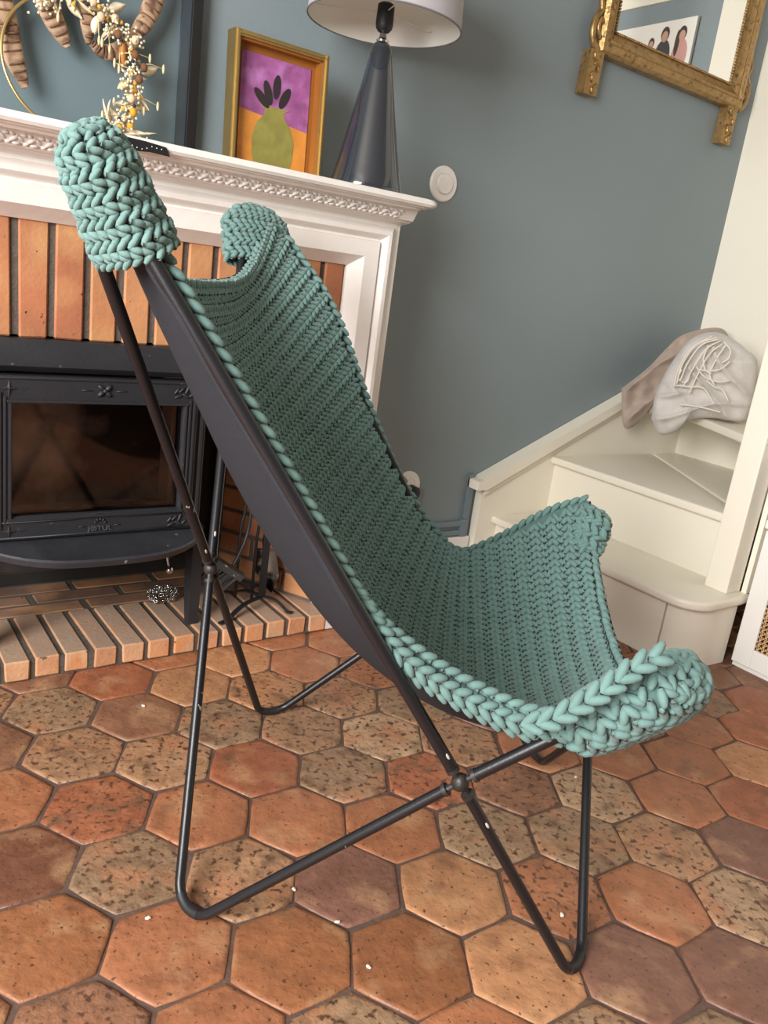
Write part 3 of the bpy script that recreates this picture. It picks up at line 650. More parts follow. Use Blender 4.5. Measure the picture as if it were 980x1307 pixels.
for k, j in JT.items():
    g = G(); g.ell(j, ((.0115, 0, 0), (0, .0115, 0), (0, 0, .012)), 12, 8)
    for v, js in list(FEET.items())+[(t, x[:2]) for t, x in TIPS.items()]:
        if k in js:
            d_ = VT[v]-j; d_ = d_/np.linalg.norm(d_); g.tube([j, j+d_*.024], .0042, 8); g.tube([j+d_*.019, j+d_*.024], .0088, 10)
    kk = g.out('joint', mat('joint_iron', srgb(46, 42, 40), .45, .3, 60, .3, 120), chair, True, 40)
for (k, v, d0, sd) in (('N', 'BN', .045, 0.9), ('K', 'BN', .050, .6), ('K', 'BF', .055, .5), ('N', 'B', .070, -.4)):
    dd = VT[v]-JT[k]; dd /= np.linalg.norm(dd); vw = CAM-JT[k]; vw = vw-dd*(vw@dd); vw /= np.linalg.norm(vw); sd_ = np.cross(dd, vw); c = JT[k]+dd*d0+(vw*.9+sd_*sd*.4)/math.hypot(.9, sd*.4)*(RT+.0004)
    nn_ = (vw*.9+sd_*sd*.4); nn_ /= np.linalg.norm(nn_); tt_ = np.cross(nn_, dd); G().ell(c, (dd*.0052, tt_*.0019, nn_*.0006), 7, 4).out('paint_chip', mat('bare_chip', srgb(196, 190, 178), .7, .15, 200), chair, True)
# sling: control rows (edge s, edge half width, edge z, mid s, mid z)
SL = [(-.108, .388, .955, -.108, .395, .960, -.104, .845), (-.032, .396, .861, -.036, .402, .885, -.090, .755), (.041, .382, .754, .036, .390, .800, -.050, .640), (.128, .365, .627, .120, .374, .640, .028, .512), (.199, .350, .524, .195, .362, .518, .125, .400),
      (.262, .336, .470, .274, .350, .422, .222, .318), (.341, .330, .430, .345, .340, .378, .340, .266), (.420, .335, .410, .424, .340, .420, .450, .266), (.495, .342, .425, .512, .342, .490, .545, .298), (.556, .345, .475, .580, .345, .522, .612, .350)]
SLC = catmull(SL, 12); SLC = np.array(SLC)
def sl(u):
    x = max(0, min(1, u))*(len(SLC)-1); i = min(int(x), len(SLC)-2); t = x-i; return SLC[i]*(1-t)+SLC[i+1]*t
def sling(u, v):
    q = sl(u); es, ec, ez = q[0:3] if v < 0 else q[3:6]; ms, mz = q[6], q[7]
    p_ = 1.9+1.7*max(0, 1-u/.22)**1.5+.4*max(0, (u-.75)/.25); h = abs(v)**p_
    return CW(ms+(es-ms)*h, ec*v, mz+(ez-mz)*h)
def grid(f, nu, nv, u0=0, u1=1, v0=-1, v1=1):
    V = []; F = []
    for i in range(nu+1):
        for j in range(nv+1): V.append(f(u0+(u1-u0)*i/nu, v0+(v1-v0)*j/nv))
    for i in range(nu):
        for j in range(nv): a = i*(nv+1)+j; F.append((a, a+1, a+nv+2, a+nv+1))
    return V, F
def nrm_at(f, u, v, e=.004):
    du = f(min(1, u+e), v)-f(max(0, u-e), v); dv = f(u, min(1, v+e))-f(u, max(-1, v-e)); n = np.cross(du, dv); return n/np.linalg.norm(n)
SGN = 1.0 if nrm_at(sling, .6, 0)[2] > 0 else -1.0
V, F = grid(sling, 60, 40); nv_ = 41
NV = [SGN*nrm_at(sling, i/60, -1+2*j/40) for i in range(61) for j in range(41)]
T = .0028; n0 = len(V); V2 = V+[np.array(v)-n*T for v, n in zip(V, NV)]
F2 = F+[tuple(reversed([i+n0 for i in f])) for f in F]
bd = [j for j in range(41)]+[i*41+40 for i in range(1, 61)]+[60*41+j for j in range(39, -1, -1)]+[i*41 for i in range(59, 0, -1)]
F2 += [(bd[i], bd[(i+1) % len(bd)], bd[(i+1) % len(bd)]+n0, bd[i]+n0) for i in range(len(bd))]
mk('canvas_sling', V2, F2, CANVAS, chair, True, sharp=50)
# rolled hems of the sling along the side rods
for sg in (-1, 1):
    pts = [sling(u, sg)-np.array([0, 0, .004]) for u in np.linspace(0.0, .50 if sg < 0 else .62, 50)]
    G().tube(pts, [.0085]*42+[.0085-.0008*k for k in range(8)], 10).out('hem', CANVAS, chair, True, 40)
# corner pockets of the sling
for k, (tip, (a, b, bis, c)) in TIPD.items():
    ax = -bis; wd = a-b; wd /= np.linalg.norm(wd); th_ = np.cross(ax, wd); V = []; F = []; n = 20; R_ = 5
    for i in range(R_+1):
        t = i/R_; L_ = .080*(1-t); hw = (.018+.34*L_)*(1 if t < 1 else .55)
        for q in range(n):
            an = 2*math.pi*q/n; V.append(tip-ax*(L_-.010)+wd*hw*math.cos(an)+th_*.0125*math.sin(an))
    for i in range(R_):
        for q in range(n): F.append((i*n+q, i*n+(q+1) % n, (i+1)*n+(q+1) % n, (i+1)*n+q))
    F.append(tuple(R_*n+q for q in range(n))); F.append(tuple(range(n)))
    mk('pocket', V, F, CANVAS, chair, True, sharp=50)

# ------------------------------------------------------------------ crocheted cover
cov = thing('crochet_cover', CW(.25, 0, .30), 'chunky teal crocheted cover fitted over the butterfly chair', 'chair cover')
ELL_N1, ELL_N2 = 7, 5
def unit_ell(n1, n2):
    g = G(); g.ell((0, 0, 0), ((1, 0, 0), (0, 1, 0), (0, 0, 1)), n1, n2); return np.array(g.V), g.F
UE = unit_ell(ELL_N1, ELL_N2)
class Stitches:
    def __init__(s): s.c = []; s.A = []
    def blob(s, c, ax): s.c.append(c); s.A.append(ax)
    def vee(s, p, t, b, n, pitch, h, lift, sg, jit):
        "one V stitch: two slanted fat loops"
        for e in (-1, 1):
            a = math.radians(33+jit.uniform(-6, 6))*sg*e
            d_ = t*math.cos(a)+b*math.sin(a); q = np.cross(n, d_)
            c = p+b*e*h*.25+n*(lift+jit.uniform(-.0006, .0006))
            d3 = d_+n*jit.uniform(-.12, .12)
            s.blob(c, (q*h*.315, n*h*.36, d3*pitch*.74))
    def build(s, name, m, parent):
        U, Fc = UE; c = np.array(s.c); A = np.array(s.A)      # A[k] = three axis vectors
        V = (U[None, :, :]@A)+c[:, None, :]; nvt = len(U); K = len(c)
        me = bpy.data.meshes.new(name); me.vertices.add(K*nvt); me.vertices.foreach_set('co', V.reshape(-1).astype(np.float32))
        lt = np.array([len(f) for f in Fc]); li = np.concatenate([np.array(f) for f in Fc])
        LI = (li[None, :]+np.arange(K)[:, None]*nvt).reshape(-1); LT = np.tile(lt, K); LS = np.concatenate([[0], np.cumsum(LT)[:-1]])
        me.loops.add(len(LI)); me.loops.foreach_set('vertex_index', LI.astype(np.int32)); me.polygons.add(len(LT))
        me.polygons.foreach_set('loop_start', LS.astype(np.int32)); me.polygons.foreach_set('loop_total', LT.astype(np.int32))
        me.polygons.foreach_set('use_smooth', np.ones(len(LT), bool)); me.update(calc_edges=True); me.validate()
        me.materials.append(m); o = bpy.data.objects.new(name, me); link(o, parent); return o
def cover(u, v): return sling(u, v)
def cover_off(u, v, o): return cover(u, v)+SGN*nrm_at(cover, u, v)*o
cu0, cu1, cvm = .006, .992, .985
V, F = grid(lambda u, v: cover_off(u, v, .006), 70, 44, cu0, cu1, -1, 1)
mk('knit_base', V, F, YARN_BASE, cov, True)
ST = Stitches(); jit = random.Random(11)
# rows along the mid line
us = np.linspace(cu0, cu1, 400); ml = np.array([cover(u, 0.35) for u in us]); al = np.concatenate([[0], np.cumsum(np.linalg.norm(np.diff(ml, axis=0), axis=1))])
RH = .0152; nrow = int(al[-1]/RH)
for i in range(nrow):
    u = np.interp((i+.5)*RH, al, us)
    big = 1.0 if u < .72 else 1.0+.25*(u-.72)/.28
    pitch = .0132*big
    vs = np.linspace(-cvm, cvm, 161); P = np.array([cover(u, v) for v in vs]); L = np.concatenate([[0], np.cumsum(np.linalg.norm(np.diff(P, axis=0), axis=1))])
    k = pitch*(.25 if i % 2 else .75)
    while k < L[-1]-.002:
        v = np.interp(k, L, vs); p = cover(u, v); e = .006
        t = cover(u, min(1, v+e))-cover(u, max(-1, v-e)); t /= np.linalg.norm(t); n_ = SGN*nrm_at(cover, u, v); b = np.cross(n_, t)
        ridge = .0036 if i % 2 == 0 else 0.0
        ST.vee(p, t, b, n_, pitch, RH*1.12*(1.0 if i % 2 == 0 else .95), .0095+ridge, 1 if i % 2 else -1, jit); k += pitch
so = ST.build('stitches', YARN, cov); tag(so, 'rows of interlocked teal stitches', kind='stuff')
# chain edging along the borders
def chain(pts, pitch, w, m=YARN, name='chain_edge', outv=None):
    S = Stitches(); P = np.array(pts); L = np.concatenate([[0], np.cumsum(np.linalg.norm(np.diff(P, axis=0), axis=1))]); k = pitch*.5; i = 0
    while k < L[-1]:
        p = np.array([np.interp(k, L, P[:, q]) for q in range(3)]); p2 = np.array([np.interp(min(L[-1], k+.004), L, P[:, q]) for q in range(3)]); p1 = np.array([np.interp(max(0, k-.004), L, P[:, q]) for q in range(3)])
        t = p2-p1; t /= np.linalg.norm(t); n_ = outv(p) if outv else CZ; b = np.cross(n_, t); b /= np.linalg.norm(b); n_ = np.cross(t, b)
        for e in (-1, 1):
            a = math.radians(28)*e; d_ = t*math.cos(a)+b*math.sin(a); q = np.cross(n_, d_)
            S.blob(p+b*e*w*.27+n_*jit.uniform(-.001, .001), (q*w*.35, n_*w*.42, d_*pitch*.80))
        k += pitch; i += 1
    o = S.build(name, m, cov); tag(o, None, kind='stuff'); return o
def smooth_(x, a, b): t = max(0, min(1, (x-a)/(b-a))); return t*t*(3-2*t)
for dz in (0, .5, 1.0):
    chain([cover_off(u, -.985, .010)+(-CZ*.022*dz-CN*(.005*dz+.011*math.sin(math.pi*dz)))*smooth_(u, .40, .58) for u in (np.linspace(.06, .95, 90) if dz == 1.0 else np.linspace(.42+.04*dz, .95, 60))], .0172+.0006*dz, .0160, outv=lambda p: -CN+CZ*.4)
chain([cover_off(u, 1.0, .006)+CN*.004 for u in np.linspace(.05, .98, 90)], .0180, .0165, outv=lambda p: CN+CZ*.5)
chain([cover_off(.008, v, .006) for v in np.linspace(-.86, .86, 70)], .017, .014, outv=lambda p: CZ)
chain([cover_off(.992, v, .006) for v in np.linspace(-.80, .80, 70)], .018, .015, outv=lambda p: CZ+CF)
# hoods over the four corners
def hood(k, length, over, w_base, w_top, thick, rows, pitch, shift=(0, 0, 0), tilt=0.0, skew=0.0, wdir=None):
    tip, (a, b, bis, c) = TIPD[k]; ax = -bis; wd = a-b; wd /= np.linalg.norm(wd); th_ = np.cross(ax, wd)
    if wdir is not None: wd = np.array(wdir)-ax*(np.array(wdir)@ax); wd /= np.linalg.norm(wd); th_ = np.cross(ax, wd)
    if tilt: ax = ax+wd*tilt; ax /= np.linalg.norm(ax); wd = wd-ax*(wd@ax); wd /= np.linalg.norm(wd); th_ = np.cross(ax, wd)
    tot = length+over; base = tip-ax*length+np.array(shift)
    def prof_(t):
        w_ = w_base+(w_top-w_base)*t; k_ = 1.0 if t < .70 else math.sqrt(max(.0, 1-((t-.70)/.30)**2)); return w_*(.16+.84*k_), thick*(.3+.7*k_)
    def f(t, ph):
        w_, th__ = prof_(t); cph, sph = math.cos(ph), math.sin(ph)
        sx = math.copysign(abs(cph)**.75, cph); sy = math.copysign(abs(sph)**.75, sph)
        return base+ax*tot*t+wd*(w_*sx+skew*t)+th_*(th__*sy)
    nt_, np_ = 14, 32; V = [f(i/nt_, 2*math.pi*j/np_) for i in range(nt_+1) for j in range(np_)]; F = []
    for i in range(nt_):
        for j in range(np_): F.append((i*np_+j, i*np_+(j+1) % np_, (i+1)*np_+(j+1) % np_, (i+1)*np_+j))
    F.append(tuple(nt_*np_+j for j in range(np_)))
    hd = mk('corner_hood', V, F, YARN_BASE, cov, True)
    S = Stitches(); rh = tot/rows
    for i in range(rows+2):
        t = (i+.5)/rows if i < rows else (.972, .998)[i-rows]; phs = np.linspace(0, 2*math.pi, 181); P = np.array([f(t, q) for q in phs]); L = np.concatenate([[0], np.cumsum(np.linalg.norm(np.diff(P, axis=0), axis=1))])
        nst = max(4, int(L[-1]/pitch)); cen = base+ax*tot*t+wd*skew*t
        for m_ in range(nst):
            ph = np.interp((m_+(.5 if i % 2 else 0))*L[-1]/nst, L, phs); p = f(t, ph); tt = f(t, ph+.05)-f(t, ph-.05); tt /= np.linalg.norm(tt); tu = f(min(1, t+.03), ph)-f(max(0, t-.03), ph)
            n_ = np.cross(tt, tu); n_ /= np.linalg.norm(n_)
            if n_@(p-cen) < 0: n_ = -n_
            b_ = np.cross(n_, tt); S.vee(p, tt, b_, n_, pitch*1.02, rh*1.15, .002+(.002 if i % 2 else 0), 1 if i % 2 else -1, jit)
    o = S.build('stitches', YARN, hd); tag(o, None, kind='stuff')
    # side ridge chain along the wide edge
    return f
hood('BN', .092, .026, .041, .024, .028, 11, .0108, wdir=CF*1.0-CN*.35, shift=CF*.022-CN*.018, skew=.003)
hood('BF', .085, .022, .075, .056, .016, 8, .0130, shift=-CF*.012)
hood('FN', .108, .014, .090, .060, .033, 8, .0165, shift=-CZ*.003)
hood('FF', .066, .018, .066, .050, .017, 6, .0155, shift=CF*.006)

# seam ridge along the front corner
P = catmull([CAM+ray(x, y)*d for (x, y, d) in ((668, 925, .905), (705, 918, .885), (760, 888, .868), (815, 850, .858), (850, 834, .858))], 8)
chain(P, .020, .0175, name='seam_chain', outv=lambda p: (CAM-p)/np.linalg.norm(CAM-p))

# ================================================================== MANTEL OBJECTS
# tall black framed glass; panel colour stands in for the wall seen in it
pf = thing('framed_glass', (.30, YW-.02, ZS), 'large black framed slate blue glass panel standing on the mantel shelf', 'picture')
g = G().box((.709, YW-.028, ZS), (.731, YW-.002, 1.75), .001); g.out('frame_side', BLACK, pf)
G().box((-.15, YW-.028, ZS), (-.128, YW-.002, 1.75), .001).out('frame_side', BLACK, pf)
G().box((-.128, YW-.028, ZS), (.709, YW-.002, ZS+.012), .001).out('frame_rail', BLACK, pf)
G().box((-.128, YW-.028, 1.73), (.709, YW-.002, 1.75), .001).out('frame_rail', BLACK, pf)
G().box((.690, YW-.020, ZS+.012), (.709, YW-.004, 1.73)).out('inner_edge', mat('slate_edge', srgb(62, 72, 80), .4), pf)
G().box((-.128, YW-.012, ZS+.012), (.690, YW-.004, 1.73)).out('panel', mat('panel_glass', srgb(106, 122, 128), .25, .05, 4), pf)
# small gilt framed picture
PX0, PX1, PZ1 = .757, .977, 1.318; PYb, PYt = 1.702, 1.716
pic = thing('framed_picture', ((PX0+PX1)/2, PYb, ZS), 'small gilt framed purple and orange picture leaning on the mantel shelf', 'picture')
Hh = PZ1-ZS
def pt_(a, b, d):  # a along x, b up the picture, d towards the room
    t = b/Hh; y = PYb+(PYt-PYb)*t; ln = math.hypot(Hh, PYt-PYb); return (PX0+a, y-d*Hh/ln, ZS+b-d*(PYt-PYb)/ln*0.0)
Wd = PX1-PX0; fw = .012
for (a0, a1, b0, b1, nm) in ((0, fw, 0, Hh, 'frame_side'), (Wd-fw, Wd, 0, Hh, 'frame_side'), (fw, Wd-fw, 0, fw, 'frame_rail'), (fw, Wd-fw, Hh-fw, Hh, 'frame_rail')):
    g = G(); g.prism([(a0, b0), (a1, b0), (a1, b1), (a0, b1)], -.006, .030, pt_); fr_ = g.out(nm, BRASS, pic)
    g = G(); k = .0035
    if nm == 'frame_side': g.prism([((a0+a1)/2-k/2, b0), ((a0+a1)/2+k/2, b0), ((a0+a1)/2+k/2, b1), ((a0+a1)/2-k/2, b1)], .030, .034, pt_)
    else: g.prism([(a0, (b0+b1)/2-k/2), (a1, (b0+b1)/2-k/2), (a1, (b0+b1)/2+k/2), (a0, (b0+b1)/2+k/2)], .030, .034, pt_)
    g.out('fillet', BRASS, fr_)
WOODBR = mat('frame_wood', srgb(150, 92, 34), .5, .15)
for (a0, a1, b0, b1) in ((fw, fw+.004, fw, Hh-fw), (Wd-fw-.004, Wd-fw, fw, Hh-fw), (fw, Wd-fw, Hh-fw-.004, Hh-fw)):
    g = G(); g.prism([(a0, b0), (a1, b0), (a1, b1), (a0, b1)], 0, .022, pt_); g.out('inner_slip', WOODBR, pic)
i0, i1 = fw+.016, Wd-fw-.016
def flat(nm, poly, d, m): g = G(); g.prism(poly, d-.0006, d, pt_); return g.out(nm, m, pic)
g = G(); g.prism([(fw, fw), (Wd-fw, fw), (Wd-fw, Hh-fw), (fw, Hh-fw)], -.004, .002, pt_); g.out('backing', WOODBR, pic)
flat('purple_field', [(i0, .125), (i1, .105), (i1, Hh-.03), (i0, Hh-.03)], .004, mat('purple_wash', srgb(150, 84, 138), .6, .3, 30, stain=srgb(190, 128, 190), stain_scale=22, stain_lo=.5, stain_hi=.75))
flat('orange_field', [(i0, fw), (i1, fw), (i1, .105), (i0, .125)], .004, mat('orange_wash', srgb(214, 140, 60), .6, .15, 30))
jar = [(.070, fw), (.150, fw), (.158, .04), (.160, .075), (.150, .105), (.136, .120), (.132, .132), (.146, .140), (.074, .140), (.088, .132), (.084, .120), (.070, .105), (.060, .075), (.062, .04)]
flat('green_jar', jar, .0050, mat('olive_wash', srgb(138, 132, 66), .6, .2, 40))
for (ca_, cb2, an_) in ((.092, .165, 1.9), (.112, .180, 1.5), (.132, .162, 1.1), (.078, .152, 2.4)):
    poly = [(ca_+.024*math.cos(t)*math.cos(an_)-.009*math.sin(t)*math.sin(an_), cb2+.024*math.cos(t)*math.sin(an_)+.009*math.sin(t)*math.cos(an_)) for t in np.linspace(0, 2*math.pi, 17)[:-1]]
    flat('dark_leaf', poly, .0052, mat('dark_wash', srgb(44, 36, 38), .6))
# table lamp
LX, LY = 1.050, 1.60
lp = thing('table_lamp', (LX, LY, ZS), 'smoky glass cone lamp with a grey drum shade on the mantel shelf', 'lamp')
LG = mat('smoky_glass', srgb(38, 43, 50), .06, .03, spec=.8, coat=.6)
zt_ = 1.352-ZS
prf = [(.077, 0), (.0795, .004), (.0790, .012)]+[(.0790+(.0245-.0790)*t**.92, .012+(zt_-.03-.012)*t) for t in np.linspace(.08, 1, 12)]+[(.0225, zt_-.015), (.017, zt_-.004), (.011, zt_)]
G().lathe(prf, (LX, LY, ZS), 40).out('glass_base', LG, lp, True, 50)
G().lathe([(.012, zt_), (.013, zt_+.004), (.008, zt_+.008), (.0055, zt_+.022)], (LX, LY, ZS), 20).out('neck', CHROME, lp, True, 40)
G().lathe([(.012, zt_+.020), (.017, zt_+.026), (.0185, zt_+.034), (.0175, zt_+.070), (.012, zt_+.074)], (LX, LY, ZS), 24).out('socket', BLACK, lp, True, 40)
SZ0 = 1.387; SR = .162
SHO = mat('shade_fabric', srgb(176, 172, 176), .8, .04, 40, .1, 400); SHI = mat('shade_lining', srgb(236, 232, 224), .8, .02)
def ringwall(r0, r1, z0, z1, m, nm, par):
    V = []; F = []; n = 64
    for (r, z) in ((r0, z0), (r1, z1)):
        for k in range(n): a = 2*math.pi*k/n; V.append((LX+r*math.cos(a), LY+r*math.sin(a), z))
    for k in range(n): F.append((k, (k+1) % n, n+(k+1) % n, n+k))
    return mk(nm, V, F, m, par, True)
shd = ringwall(SR, SR-.012, SZ0, SZ0+.21, SHO, 'shade', lp)
ringwall(SR-.0015, SR-.0135, SZ0, SZ0+.21, SHI, 'lining', shd)
g = G(); g.tube([(LX+SR*math.cos(a), LY+SR*math.sin(a), SZ0) for a in np.linspace(0, 2*math.pi, 65)[:-1]], .0018, 6, closed=True); g.out('rim', mat('rim_trim', srgb(120, 118, 124), .7), shd, True)
for k in range(3):
    a = 2*math.pi*k/3+.25
    G().tube(catmull([(LX+.012*math.cos(a), LY+.012*math.sin(a), SZ0+.022), (LX+.10*math.cos(a), LY+.10*math.sin(a), SZ0+.024), (LX+.158*math.cos(a), LY+.158*math.sin(a), SZ0+.03), (LX+.158*math.cos(a), LY+.158*math.sin(a), SZ0+.06)], 5), .0013, 6).out('spider_wire', WHITE, shd, True)
cps = [(LX+.075, LY+.06, ZS+.004), (1.165, 1.70, ZS+.003), (1.18, 1.72, 1.03)]
cps = [(LX+.06, LY+.06, ZS+.004), (1.160, 1.70, ZS+.0045), (1.177, 1.715, ZS+.004), (1.1805, 1.72, 1.035), (1.178, 1.73, .99), (1.186, 1.75, .90), (1.166, 1.76, .82), (1.160, 1.78, .70), (1.172, 1.79, .63), (1.160, 1.80, .55), (1.162, 1.81, .40)]
G().tube(catmull(cps, 6), .0026, 8).out('cord', BLACK, lp, True)
# wreath
WC = np.array([.462, 1.752, ZS+.128]); WR = .122
def wp(a, r=WR, d=0.0):  # leaning ring
    return WC+np.array([r*math.cos(a), r*math.sin(a)*.16-d, r*math.sin(a)*.985])
wr_ = thing('dried_flower_wreath', (WC[0], WC[1], ZS), 'brass hoop wreath with dried flowers, oats and seed heads on one side', 'wreath')
G().tube([wp(a) for a in np.linspace(0, 2*math.pi, 97)[:-1]], .0030, 8, closed=True).out('hoop', BRASS, wr_, True)
DRY = mat('dried_straw', srgb(214, 196, 156), .8, .12, 30); DRY2 = mat('dried_cream', srgb(228, 214, 184), .8, .1, 40); YEL = mat('dried_yellow', srgb(214, 160, 50), .8); BRN = mat('dried_brown', srgb(112, 74, 48), .8, .2, 30); PINK = mat('dried_pinkish', srgb(214, 182, 152), .85, .1); NVY = mat('dried_navy', srgb(38, 42, 66), .8)
r_ = random.Random(21)
def leaf(c, d_, l, w, m, nm='dried_leaf'):
    d_ = np.array(d_, float); d_ /= np.linalg.norm(d_); s_ = np.cross(d_, (0, -1, 0.001)); s_ /= np.linalg.norm(s_); n_ = np.cross(d_, s_)
    g = G(); V = []; F = []; N_ = 7
    for i in range(N_+1):
        t = i/N_; ww = w*math.sin(math.pi*min(1, t*.96+.04))**.8; cc = np.array(c)+d_*l*t+n_*.12*l*math.sin(t*2.2)
        V += [cc-s_*ww+n_*.0025, cc+n_*(-.0012), cc+s_*ww+n_*.0025, cc+n_*.0012+n_*.0015]
    for i in range(N_):
        for k in range(4): F.append((i*4+k, i*4+(k+1) % 4, i*4+4+(k+1) % 4, i*4+4+k))
    F.append((0, 1, 2, 3)); F.append(tuple(N_*4+k for k in range(4)))
    g.add(V, F); return g.out(nm, m, wr_, True)
angs = np.linspace(math.radians(-62), math.radians(122), 110)
for i, a in enumerate(angs):
    tan = wp(a+.02)-wp(a-.02); rad = wp(a, WR+.02)-wp(a, WR); k = i % 6; c = wp(a, WR+r_.gauss(0, .009), r_.uniform(.000, .016))
    sgn = r_.choice((-1, 1)); dr = rad/np.linalg.norm(rad)*r_.uniform(.2, 1)*sgn+tan/np.linalg.norm(tan)*r_.uniform(-.9, .4)
    if k in (0, 3): leaf(c, dr, r_.uniform(.020, .044), r_.uniform(.004, .010), r_.choice((DRY, DRY2, DRY2)))
    elif k == 1:
        g = G()
        for q in range(22): g.ell(c+np.array([r_.gauss(0, .009), r_.gauss(0, .006)-.004, r_.gauss(0, .010)]), ((.0026, 0, 0), (0, .0026, 0), (0, 0, .0026)), 6, 4)
        g.out('seed_cluster', DRY2, wr_, True)
    elif k == 2:
        g = G(); g.ell(c+np.array([0, -.006, 0]), ((.0075, 0, 0), (0, .007, 0), (0, 0, .0085)), 10, 7); g.out('seed_head', r_.choice((PINK, YEL, PINK, BRN)), wr_, True)
    elif k == 4:
        g = G(); e_ = c+dr/np.linalg.norm(dr)*.05; g.tube([c, (c+e_)/2+np.array([0, 0, .004]), e_], .0009, 5)
        g.ell(e_, tuple(np.array(v) for v in ((.0028, 0, 0), (0, .0028, 0), (0, 0, .009))), 6, 5); g.out('oat_spikelet', DRY, wr_, True)
    else:
        g = G(); g.ell(c+np.array([0, -.01, 0]), ((.004, 0, 0), (0, .004, 0), (0, 0, .004)), 7, 5); g.out('bud', r_.choice((YEL, NVY, YEL)), wr_, True)
bp_ = wp(math.radians(-60))
for (dx, dz, l, w) in ((.9, -.05, .075, .004), (.8, .5, .07, .005), (.75, .15, .085, .004), (-.2, .5, .05, .003), (.4, -.6, .05, .010), (.1, .7, .04, .003)):
    leaf(bp_+np.array([r_.uniform(-.01, .02), -.012, r_.uniform(0, .02)]), (dx, -.1, dz), l, w, DRY2)
leaf(wp(math.radians(35), WR-.005, .014), (.05, 0, -1), .045, .010, mat('amber_leaf', srgb(168, 112, 54), .6), 'amber_pod')
# seed pods against the panel
POD = mat('seed_pod', srgb(164, 134, 108), .7, .3, 25, .5, 60, stain=srgb(104, 74, 56), stain_scale=30, stain_lo=.5, stain_hi=.62)
def pod(pxs, hw, label, ridges):
    ax = [at(x, y, 1, 1.772) for (x, y) in pxs]; P = catmull(ax, 10); n = len(P)
    t_ = thing('seed_pod', ax[-1], label, 'seed pod', 'dried seed pods on the mantel')
    V = []; F = []; m_ = 12
    for i, p in enumerate(P):
        tt = i/(n-1); d_ = P[min(i+1, n-1)]-P[max(i-1, 0)]; d_ /= np.linalg.norm(d_); s_ = np.cross(d_, (0, 1, 0)); s_ /= np.linalg.norm(s_)
        w_ = hw*(math.sin(math.pi*min(1, .06+tt*.90))**.55); th__ = .007*(1+.35*math.cos(tt*ridges*2*math.pi))
        for k in range(m_):
            a = 2*math.pi*k/m_; V.append(p+s_*w_*math.cos(a)+np.array([0, 1, 0])*th__*math.sin(a))
    for i in range(n-1):
        for k in range(m_): F.append((i*m_+k, i*m_+(k+1) % m_, (i+1)*m_+(k+1) % m_, (i+1)*m_+k))
    F.append(tuple(range(m_))); F.append(tuple((n-1)*m_+k for k in range(m_)))
    mk('husk', V, F, POD, t_, True, sharp=60)
    for q in range(ridges):
        i = int((q+.5)/ridges*(n-1)); p = P[i]; d_ = P[min(i+1, n-1)]-P[max(i-1, 0)]; d_ /= np.linalg.norm(d_); s_ = np.cross(d_, (0, 1, 0)); s_ /= np.linalg.norm(s_); w_ = hw*.8*(math.sin(math.pi*min(1, .06+(i/(n-1))*.90))**.55)
        G().tube([p+s_*w_*v-np.array([0, .0085*(1-.5*v*v), 0]) for v in (-1, -.5, 0, .5, 1)], .0016, 5).out('ridge', mat('pod_ridge', srgb(116, 86, 66), .8, .2, 40), t_, True)
pod([(-8, -70), (2, 0), (14, 60), (32, 112)], .022, 'long brown ridged seed pod hanging inside the brass hoop by its bare side', 13)
pod([(42, -60), (58, 0), (72, 32), (86, 60)], .020, 'blunt brown seed pod hanging beside the long ridged pod', 8)
pod([(104, -20), (110, 15), (112, 35), (113, 56)], .014, 'short narrow brown seed pod ending above the curved pod', 4)
pod([(116, 54), (132, 66), (152, 64), (170, 48), (180, 20)], .015, 'curved brown seed pod bent like a crescent behind the dried flowers', 9)
pod([(207, -60), (200, -10), (188, 22), (176, 46)], .019, 'broad dark seed pod slanting out above the wreath', 8)
# black strip with white dots on the shelf edge
bs = thing('dotted_strip', (.505, 1.478, 1.05), 'short black strip with tiny white beads hanging over the mantel edge', 'ribbon')
pts = [(.462, 1.044), (.470, 1.050), (.512, 1.049), (.548, 1.046), (.552, 1.040), (.556, 1.032), (.520, 1.033), (.490, 1.030), (.470, 1.034), (.462, 1.034)]
G().prism(pts, 1.4715, 1.4735, XZ).out('strip', BLACK, bs)
g = G(); r_ = random.Random(4)
for i in range(9): g.ell((.472+i*.0085, 1.4712, 1.037+r_.uniform(-.002, .006)), ((.0010, 0, 0), (0, .0008, 0), (0, 0, .0010)), 6, 4)
tag(g.out('dots', WHITE, bs, True), None, kind='stuff')

# ================================================================== WALL FITTINGS
def dial(name, x, z, r, label, cat):
    t_ = thing(name, (x, YW, z), label, cat)
    G().lathe([(r, 0), (r, -.004), (r-.003, -.007), (.60*r, -.0075), (.58*r, -.006)], (x, YW, z), 40, axis=1).out('plate', PLASTIC, t_, True, 40)
    return t_
t_ = dial('wall_switch', 1.438, 1.139, .045, 'round white wall switch beside the lamp', 'switch')
G().lathe([(.026, -.005), (.026, -.011), (.024, -.013), (.005, -.0135)], (1.438, YW, 1.139), 32, axis=1).out('button', PLASTIC, t_, True, 40)
t_ = dial('power_socket', 1.462, .300, .046, 'round white power socket low on the wall with a black plug', 'socket')
G().lathe([(.020, -.005), (.019, -.030), (.012, -.034)], (1.474, YW, .285), 20, axis=1).out('plug', BLACK, t_, True, 40)
G().tube(catmull([(1.474, YW-.030, .285), (1.476, YW-.036, .26), (1.470, YW-.02, .23), (1.455, YW-.008, .19)], 5), .003, 8).out('plug_cord', BLACK, t_, True)
